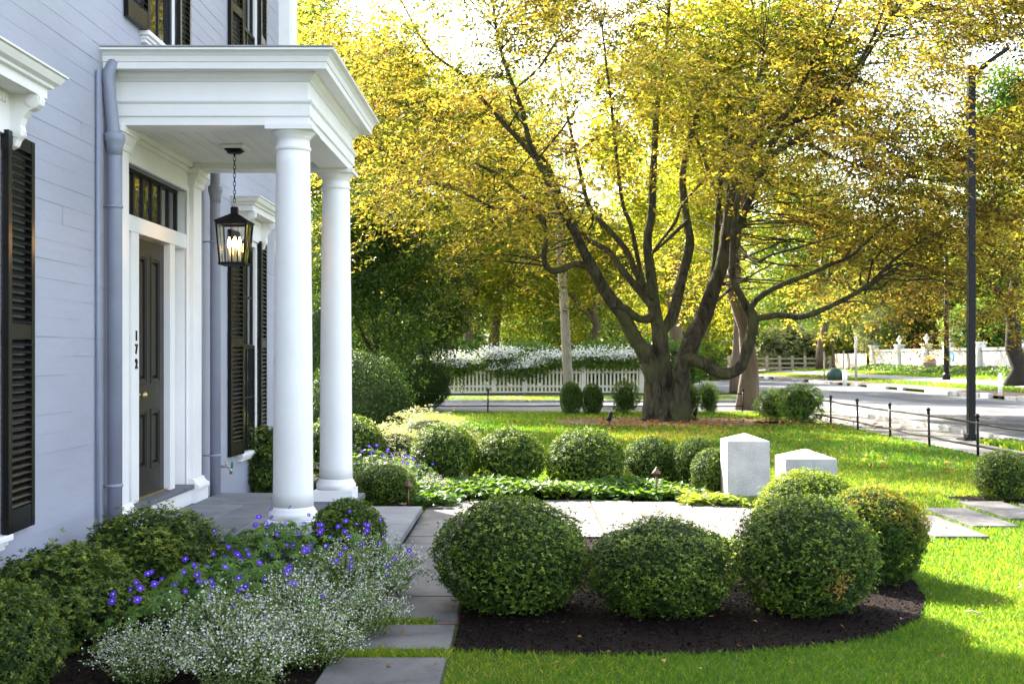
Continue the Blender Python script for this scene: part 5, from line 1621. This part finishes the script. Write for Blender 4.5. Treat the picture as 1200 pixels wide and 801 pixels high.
bush('lilac_shrub', 'grey-green shrub behind the left picket fence', 'shrub', GX(520, 52), 52, 2.0, 1.0, 1.25, 'loose', 0.3, None, leafm='leaf_cover')
bush('lilac_shrub', 'dark clipped shrub at the left end behind picket fence', 'shrub', GX(497, 51), 51, 0.9, 0.9, 1.0, 'holly', 0.3, None)
for k, px in enumerate((620, 700, 790)):
    bush('lilac_shrub', ['light green hedge shrub behind the blossom left of utility pole', 'light green hedge shrub behind the blossom right of utility pole', 'light green hedge shrub behind the big trunk'][k], 'shrub', GX(px, 54), 54, 1.7, 1.2, 1.15, 'loose', k, None, leafm='leaf_cover')
for k, (px, Y_, w, h, lm) in enumerate(((1040, 93, 2.3, 2.3, 'leaf_silver'), (1068, 88, 2.0, 2.5, 'leaf_green'), (1150, 75, 2.4, 2.2, 'leaf_cover'), (1008, 101, 2.6, 2.3, 'leaf_yg'))):
    bush('garden_shrub', ['pale flowering shrub over the white fence left of first urn', 'green shrub over the white fence between the urns', 'light green shrub over the white fence behind the street lamp', 'yellow-green shrub over the board fence corner'][k], 'shrub', GX(px, Y_), Y_, w, w, h, 'loose', k, None, leafm=lm, zb=0.7, zc=h)
# ivy skirts on the bank
r = np.random.default_rng(19)
n = 9000
yy = r.uniform(42, 88, n); xx = r.uniform(24.0, 25.8, n)
put_ = put('ivy', leaves_mesh('ivy', np.stack([xx, yy, np.interp(xx, BX, BZ) + r.uniform(0.02, 0.32, n) * np.clip((xx - 23.8) / 1.2, .3, 1)], 1), r.normal(0, .5, (n, 3)) + np.array([-.4, -.2, 1]), r.normal(size=(n, 3)), 0.22, 0.17, r.uniform(0, 0.6, n)), M['leaf_green'])
tag(put_, 'ivy skirt along the foot of the white panel fence', 'ivy', kind='stuff')

# white blossom vine over the picket fence
def vine(lab, xa, xb, seed, zc, dens, hh):
    r = np.random.default_rng(seed)
    t = thing('clematis_vine', lab, 'vine', ((xa + xb) / 2, PKY - 0.1, 0), 0, 'blossom on the picket fence')
    n = int((xb - xa) * dens)
    ncl = max(6, int((xb - xa) * 4))
    cxs = r.uniform(xa, xb, ncl) - (xa + xb) / 2; czs = zc + r.normal(0, hh * 0.35, ncl)
    ci = r.integers(0, ncl, n)
    p = np.stack([cxs[ci] + r.normal(0, .28, n), r.normal(0, .2, n), czs[ci] + r.normal(0, .17, n)], 1)
    put('foliage', leaves_mesh('foliage', p, r.normal(0, .6, (n, 3)) + np.array([0, -.5, .7]), r.normal(size=(n, 3)), 0.12, 0.08, r.uniform(0, 1, n)), M['leaf_green'], t)
    m2 = int(n * 0.9)
    ci = r.integers(0, ncl, m2)
    p = np.stack([cxs[ci] + r.normal(0, .3, m2), r.normal(-.12, .2, m2), czs[ci] + 0.12 + np.abs(r.normal(0, .17, m2))], 1)
    b = put('blossom', leaves_mesh('blossom', p, r.normal(0, .6, (m2, 3)) + np.array([0, -.4, .9]), r.normal(size=(m2, 3)), 0.075, 0.06, r.uniform(0, 1, m2)), M['petal_white'], t)
    b['kind'] = 'stuff'


vine('white flowering vine spilling over the left half of the picket fence', GX(498, PKY), GX(646, PKY), 71, 1.15, 1300, 0.6)
vine('bright sunlit white vine over the right half of the picket fence', GX(650, PKY), GX(772, PKY), 72, 1.32, 700, 0.3)

# ================================================================== GROUND COVER AND FLOWERS
def inpoly(px, py, poly):
    ins = np.zeros(len(px), bool)
    j = len(poly) - 1
    for i in range(len(poly)):
        xi, yi = poly[i]; xj, yj = poly[j]
        c = ((yi > py) != (yj > py)) & (px < (xj - xi) * (py - yi) / ((yj - yi) + 1e-12) + xi)
        ins ^= c; j = i
    return ins


def cover(name, lab, poly, n, h, leaf, lm, seed):
    r = np.random.default_rng(seed)
    xs_ = [p[0] for p in poly]; ys_ = [p[1] for p in poly]
    x = r.uniform(min(xs_), max(xs_), n * 3); y = r.uniform(min(ys_), max(ys_), n * 3)
    k = inpoly(x, y, poly); x, y = x[k][:n], y[k][:n]
    nz = Noise3(seed, 3.2)
    hh = h * (0.75 + 0.45 * nz(np.stack([x, y, 0 * x], 1)))
    z = np.clip(hh, 0.04, None) * (1 - np.abs(r.normal(0, .3, len(x))))
    z = np.clip(z, 0.02, None)
    m = len(x)
    tint = 0.45 + 0.3 * Noise3(seed + 1, 2.5)(np.stack([x, y, 0 * x], 1)) + r.normal(0, .15, m)
    a = r.uniform(0, 2 * PI, m)
    ln = leaf * r.uniform(.6, 1.3, m)
    o = put(name, leaves_mesh(name, np.stack([x, y, z], 1), r.normal(0, .35, (m, 3)) + np.array([0, -.1, 1]), np.stack([np.cos(a), np.sin(a), np.full(m, -.3)], 1), ln, ln * .72, tint, 0.15), M[lm])
    return tag(o, lab, 'ground cover', kind='stuff')


cover('ground_cover', 'leafy green ground cover along the back edge of the path', [(-1.15, 11.75), (-0.75, 11.75), (-0.6, 12.38), (1.9, 12.38), (2.05, 13.0), (1.2, 13.15), (-0.6, 13.2), (-1.3, 12.9)], 5200, 0.20, 0.085, 'leaf_cover', 81)
cover('ground_cover', 'bright lime ground cover round the foot of the tall granite post', [(1.62, 11.95), (2.3, 11.75), (2.62, 11.95), (2.6, 12.1), (2.05, 12.1), (2.02, 12.6), (1.6, 12.6)], 1500, 0.17, 0.075, 'leaf_lime', 82)
cover('ground_cover', 'lime ground cover between the middle boxwoods and the path', [(1.2, 8.3), (1.9, 8.0), (2.2, 9.4), (1.7, 9.7), (1.2, 9.5)], 700, 0.12, 0.06, 'leaf_lime', 83)


def calamint_mesh(seed, stems=190, R=0.42, H=0.42):
    """arching stems with small leaves below and clouds of tiny flowers above"""
    r = np.random.default_rng(seed)
    sm = MB()
    LPp, LD, FP = [], [], []
    for k in range(stems):
        a = r.uniform(0, 2 * PI); q = math.sqrt(r.uniform(0, 1)) * R
        b0 = Vector((math.cos(a) * q * .35, math.sin(a) * q * .35, 0)); tip = Vector((math.cos(a) * q, math.sin(a) * q, H * (1.05 - 0.55 * (q / R) ** 2) * r.uniform(.75, 1.12)))
        mid = b0.lerp(tip, .55) + Vector((0, 0, H * .14))
        pts = [b0, mid, tip]
        if k % 2 == 0: sm.tube(pts, [.0028, .0022, .0012], 3, False)
        for j in range(13):
            t = r.uniform(.15, .95)
            p = b0.lerp(mid, t / .6) if t < .6 else mid.lerp(tip, (t - .6) / .4)
            LPp.append(p + Vector(r.normal(0, .012, 3))); LD.append(r.normal(0, 1, 3))
        for j in range(7):
            t = r.uniform(.5, 1.05)
            p = mid.lerp(tip, (t - .55) / .45)
            FP.append(p + Vector(r.normal(0, .017, 3)))
    LPp = np.array(LPp); n = len(LPp)
    lf = leaves_mesh('foliage', LPp, r.normal(0, .6, (n, 3)) + np.array([0, 0, 1]), np.array(LD), 0.024 * r.uniform(.6, 1.3, n), 0.013, r.uniform(0, 1, n))
    FP = np.array(FP); n = len(FP)
    fl = leaves_mesh('blossom', FP, r.normal(0, .7, (n, 3)) + np.array([.1, -.6, .7]), r.normal(size=(n, 3)), 0.0135 * r.uniform(.6, 1.35, n), 0.012, r.uniform(0, 1, n), 0.1)
    return sm.mesh('stem'), lf, fl


CAL = [calamint_mesh(91), calamint_mesh(92, 170, 0.40, 0.46)]
for a_, b_, c_ in CAL:
    a_.materials.append(M['leaf_ger']); b_.materials.append(M['leaf_cal']); c_.materials.append(M['petal_white'])
GC = 'white calamint clumps beside the path'
CALS = [(438, 660, 7.45, 0, 0.92, 'white calamint clump nearest the porch step beside the path'), (405, 690, 6.95, 1, 0.95, 'white calamint clump before the small boxwood ball'), (350, 740, 6.3, 0, 0.88, 'white calamint clump in front of the violet geranium patch'),
        (425, 735, 6.4, 1, 0.70, 'white calamint clump spilling onto the stepping slab corner'), (262, 785, 5.75, 1, 0.9, 'white calamint clump below the dark azalea'), (365, 775, 5.8, 0, 0.75, 'white calamint clump beside the nearest stepping slab'),
        (170, 805, 5.5, 0, 0.70, 'white calamint clump before the bare mulch at lower left'), (285, 815, 5.3, 1, 0.80, 'white calamint clump cut off by the bottom edge of view'), (345, 655, 7.3, 1, 0.5, 'thin white calamint sprigs below the near column')]


def calamint(lab, x, Y, k, s, rz, grp=GC):
    t = thing('calamint', lab, 'flowering plant', (x, Y, 0.0), rz, grp)
    t.scale = (s, s, s)
    put('stem', CAL[k][0], None, t); put('foliage', CAL[k][1], None, t); b = put('blossom', CAL[k][2], None, t); b['kind'] = 'stuff'


for px, py, Y_, k, s, lab in CALS:
    calamint(lab, GX(px, Y_), Y_, k, s, px * 0.13)
for px, Y_, s, lab in ((430, 13.2, 0.85, 'white calamint among violet flowers behind far column'), (470, 13.5, 0.9, 'white calamint left of the back row of boxwood'), (505, 12.6, 0.6, 'thin white calamint before the back row left boxwood'), (478, 15.5, 1.0, 'pale calamint behind the back row left boxwood')):
    calamint(lab, GX(px, Y_), Y_, 1, s, px * 0.2, 'white calamint clumps behind the porch')


# violet geraniums
def palmate(r, n_l=7):
    pts = []
    for i in range(n_l):
        a = -2.3 + 4.6 * i / (n_l - 1)
        for da, q in ((-0.30, 0.50), (-0.12, 0.92), (0.0, 1.0), (0.12, 0.92)):
            pts.append((q * math.cos(a + da), q * math.sin(a + da)))
    return [(-0.12, 0)] + pts


def geranium_mesh(seed, R, H, n):
    r = np.random.default_rng(seed)
    mb = MB(); tints = []; sm = MB()
    shape = palmate(r)
    for k in range(n):
        a = r.uniform(0, 2 * PI); q = math.sqrt(r.uniform(0, 1)) * R
        z = H * (1 - 0.5 * (q / R) ** 2) * r.uniform(.55, 1.05)
        c = Vector((math.cos(a) * q, math.sin(a) * q, z))
        s = r.uniform(.028, .048)
        nrm = Vector((math.cos(a) * .5 + r.normal(0, .35), math.sin(a) * .5 - .25 + r.normal(0, .35), 1)).normalized()
        u = nrm.orthogonal().normalized(); ang = r.uniform(0, 2 * PI)
        u = Matrix.Rotation(ang, 3, nrm) @ u; w = nrm.cross(u)
        tn = 0.5 + r.normal(0, .22)
        pts = [c + u * p[0] * s + w * p[1] * s - nrm * s * 0.35 * (p[0] ** 2 + p[1] ** 2) for p in shape]
        c2 = c + nrm * 0.0
        for i in range(1, len(pts) - 1):
            mb.poly([c2, pts[i], pts[i + 1]]); tints.append(tn)
        if k % 3 == 0: sm.tube([(c.x * .4, c.y * .4, 0), tuple(c)], .0016, 3, False)
    me = mb.mesh('foliage')
    at = me.attributes.new('tint', 'FLOAT', 'FACE'); at.data.foreach_set('value', np.clip(tints, 0, 1).astype(np.float32))
    return me, sm.mesh('stem')


def flower_mesh(seed):
    r = np.random.default_rng(seed)
    mb = MB()
    for k in range(5):
        a = 2 * PI * k / 5
        rot = Matrix.Rotation(a, 3, 'Z')
        o = [rot @ Vector(p) for p in ((0.003, 0, 0), (0.012, -0.0085, .002), (0.019, -0.006, .003), (0.0205, 0, .0015), (0.019, 0.006, .003), (0.012, 0.0085, .002))]
        mb.poly(o)
    me = mb.mesh('flower')
    at = me.attributes.new('tint', 'FLOAT', 'FACE'); at.data.foreach_set('value', np.full(5, r.uniform(0.2, .9)).astype(np.float32))
    n0 = MB().lathe([(0.0045, .001), (0.0035, .004), (0.001, .005)], 8)
    m2 = n0.mesh('eye')
    me.materials.append(M['petal_violet']); m2.materials.append(M['petal_eye'])
    return me, m2


FL = [flower_mesh(s) for s in (1, 2, 3)]


def geranium(lab, x, Y, R, H, n, flowers, seed):
    t = thing('geranium', lab, 'flowering plant', (x, Y, 0), 0, 'violet geraniums')
    fo, st_ = geranium_mesh(seed, R, H, n)
    put('foliage', fo, M['leaf_ger'], t); put('stem', st_, M['leaf_ger'], t)
    r = np.random.default_rng(seed + 7)
    for k in range(flowers):
        a = r.uniform(0, 2 * PI); q = math.sqrt(r.uniform(0, 1)) * R * 1.05
        z = H * (1 - 0.45 * (q / R) ** 2) * r.uniform(.9, 1.2) + 0.02
        f = put('flower', FL[k % 3][0], None, t, (math.cos(a) * q, math.sin(a) * q, z))
        f.rotation_euler = Vector((r.normal(.1, .4), -0.9 + r.normal(0, .4), 0.7)).to_track_quat('Z', 'Y').to_euler()
        f.scale = (1.0 * r.uniform(.55, 1.02),) * 3
        put('flower_eye', FL[k % 3][1], None, f)


geranium('violet geranium patch before the near column and platform edge', GX(318, 7.75), 7.75, 0.46, 0.44, 420, 46, 201)
geranium('violet geranium patch in the middle of the front flower bed', GX(262, 6.75), 6.75, 0.46, 0.36, 440, 34, 202)
geranium('violet geranium stems threading through the white calamint by the step', GX(415, 7.2), 7.2, 0.38, 0.47, 120, 28, 203)
geranium('sparse violet geranium beside the bare mulch at lower left', GX(215, 6.0), 6.0, 0.40, 0.40, 70, 18, 204)
geranium('few violet geranium blooms rising through the white calamint in front', GX(345, 6.5), 6.5, 0.50, 0.44, 50, 16, 207)
geranium('violet geranium patch behind the far column', GX(428, 13.0), 13.0, 0.55, 0.50, 300, 40, 205)
geranium('small violet geranium behind the clipped boxwood at far column', GX(480, 13.0), 12.9, 0.35, 0.42, 100, 12, 206)

# ================================================================== GRASS, LEAVES, CHIPS
HARD = [(-0.97, -0.36, 2.0, 9.9), (-0.97, 3.17, 9.84, 12.4), (-3.0, -0.93, 2.0, 11.3)] + [(s[0] - .01, s[1] + .01, s[2] - .01, s[3] + .01) for s in STONES[2:]]
GAPS = [(-0.95, -0.38, 5.905, 6.055), (-0.95, -0.5, 6.635, 6.735)]


def grass_blades(n, y0, y1, seed, hgt, wid, xmax):
    r = np.random.default_rng(seed)
    y = y0 + (y1 - y0) * r.uniform(0, 1, n) ** 1.0
    x = r.uniform(0, 1, n) * (xmax(y) + 0.75 + 0.06 * y) - 0.75 - 0.06 * y
    k = np.ones(n, bool)
    for a, b2, c, d_ in HARD: k &= ~((x > a) & (x < b2) & (y > c) & (y < d_))
    for pl in (BED_FRONT, BED_BACK, BED_RIGHT, BED_TREE, BED_SHRUB): k &= ~inpoly(x, y, pl)
    k &= x < 6.9
    x, y = x[k], y[k]
    return x, y, r


def blades_mesh(x, y, r, hgt, wid):
    n = len(x)
    a = r.uniform(0, 2 * PI, n); lean = np.abs(r.normal(.55, .35, n)); h = hgt * r.uniform(.5, 1.25, n)
    la = r.uniform(0, 2 * PI, n)
    b = np.stack([x, y, np.zeros(n)], 1)
    s = np.stack([np.cos(a), np.sin(a), 0 * a], 1) * (wid * r.uniform(.6, 1.3, n))[:, None] * .5
    l = np.stack([np.cos(la) * lean * h, np.sin(la) * lean * h, h], 1)
    V = np.empty((n, 4, 3))
    V[:, 0] = b - s; V[:, 1] = b + s
    V[:, 2] = b + l * np.array([.45, .45, .6]) + s * .8
    V[:, 3] = b + l
    nz = Noise3(77, 1.1)
    tint = 0.42 + .18 * nz(b) + r.normal(0, .2, n)
    return raw_mesh('grass', V.reshape(-1, 3), 4, tint)


parts = []
for n, y0, y1, hgt, wid in ((170000, 4.6, 7.6, .031, .0034), (115000, 7.6, 10.5, .034, .005), (90000, 10.5, 16, .04, .009), (60000, 16, 25, .055, .018), (40000, 25, 32.3, .06, .03)):
    x, y, r = grass_blades(n, y0, y1, int(y0 * 10), hgt, wid, lambda yy: np.minimum(0.50 * yy + 2.2, 6.9))
    o = tag(put('grass', blades_mesh(x, y, r, hgt, wid), M['grass']), 'mown lawn grass between the path and the iron fences', 'grass', kind='stuff')
r = np.random.default_rng(5)
gx, gy = [], []
for a, b2, c, d_ in GAPS:
    gx.append(r.uniform(a, b2, 1500)); gy.append(r.uniform(c, d_, 1500))
x, y = np.concatenate(gx), np.concatenate(gy)
tag(put('grass', blades_mesh(x, y, r, .05, .004), M['grass']), 'grass tufts growing in the joints of the stepping slabs', 'grass', kind='stuff')
# grass along the far verges
r = np.random.default_rng(6)
n = 16000
x = np.concatenate([r.uniform(-14, 7, n), r.uniform(7.97, 8.58, 9000), r.uniform(18.7, 20.0, 9000), r.uniform(22.1, 24.2, 9000)]); y = np.concatenate([r.uniform(39.6, 43.5, n), r.uniform(9, 21.0, 9000), r.uniform(38, 100, 9000), r.uniform(40, 100, 9000)])
me = blades_mesh(x, y, r, .09, .05)
co = np.empty(len(me.vertices) * 3, np.float32); me.vertices.foreach_get('co', co); co = co.reshape(-1, 3)
co[:, 2] += np.where(co[:, 0] > 17.1, np.interp(co[:, 0], BX, BZ), 0); me.vertices.foreach_set('co', co.ravel())
tag(put('grass', me, M['grass']), 'verge grass along both sides of the streets', 'grass', kind='stuff')
# fallen leaves and mulch chips
r = np.random.default_rng(9)
x = np.concatenate([r.uniform(0, 6.5, 480), r.normal(3.6, 2.0, 900), r.uniform(-1.0, 3.0, 150)]); y = np.concatenate([r.uniform(6.5, 22, 480), r.normal(26.5, 1.5, 900), r.uniform(5.6, 12.4, 150)])
k = np.ones(len(x), bool)
m = len(x)
ln = np.where(y > 15, .10, .035) * r.uniform(.6, 1.3, m)
tag(put('fallen_leaves', leaves_mesh('fallen_leaves', np.stack([x, y, np.full(m, .035)], 1), r.normal(0, .3, (m, 3)) + np.array([0, 0, 1]), r.normal(size=(m, 3)), ln, ln * .7, r.uniform(0, 1, m), .3), M['dry_leaf']), 'scattered brown fallen leaves on lawn and mulch', 'fallen leaves', kind='stuff')


def chips(poly, n, seed, size):
    r = np.random.default_rng(seed)
    xs_ = [p[0] for p in poly]; ys_ = [p[1] for p in poly]
    x = r.uniform(min(xs_), max(xs_), n); y = r.uniform(min(ys_), max(ys_), n)
    k = inpoly(x, y, poly); x, y = x[k], y[k]; m = len(x)
    return x, y, r


xs_, ys_ = [], []
for pl, n in ((BED_FRONT, 16000), (BED_HOUSE, 12000), (BED_RIGHT, 600)):
    x, y, r = chips(pl, n, 3, .02); xs_.append(x); ys_.append(y)
x, y = np.concatenate(xs_), np.concatenate(ys_); m = len(x)
ln = .022 * r.uniform(.4, 1.5, m)
tint = np.clip(r.beta(1.1, 4.5, m), 0, 1)
tag(put('wood_chips', leaves_mesh('wood_chips', np.stack([x, y, r.uniform(.012, .03, m)], 1), r.normal(0, .6, (m, 3)) + np.array([0, 0, 1]), r.normal(size=(m, 3)), ln, ln * .45, tint, .2), M['chip']), 'dark shredded bark mulch chips', 'mulch', kind='stuff')
# twigs on the grass at lower right
for (px, Y_, rz, L_, lab) in ((1193, 7.6, 0.7, 0.13, 'pale fallen twig on the sunlit grass at right edge'), (1150, 6.85, 2.4, 0.10, 'grey fallen twig on the shaded grass at lower right')):
    q = MB().tube([(0, 0, 0.035), (L_ * .5, .01, .05), (L_, 0, .04)], [.005, .004, .002], 6).tube([(L_ * .5, .01, .05), (L_ * .7, .04, .05)], [.003, .001], 5)
    o = q.build('twig', M['old_wood'], loc=(GX(px, Y_), Y_, 0)); o.rotation_euler = (0, 0, rz)
    tag(o, lab, 'twig')
# tan dry tuft on the right-hand boxwood
r = np.random.default_rng(12)
n = 110
p = r.normal(0, 1, (n, 3)) * np.array([.032, .025, .045])
tuft = put('dry_tuft', leaves_mesh('dry_tuft', p, r.normal(size=(n, 3)), r.normal(size=(n, 3)), .022, .011, r.uniform(.5, 1, n)), M['dry_leaf'])
for o in COL.objects:
    if o.get('label', '').startswith('large boxwood ball with a tan dry patch'):
        tuft['kind'] = 'stuff'; tuft.parent = o; tuft.location = (0.09, -0.40, 0.24)
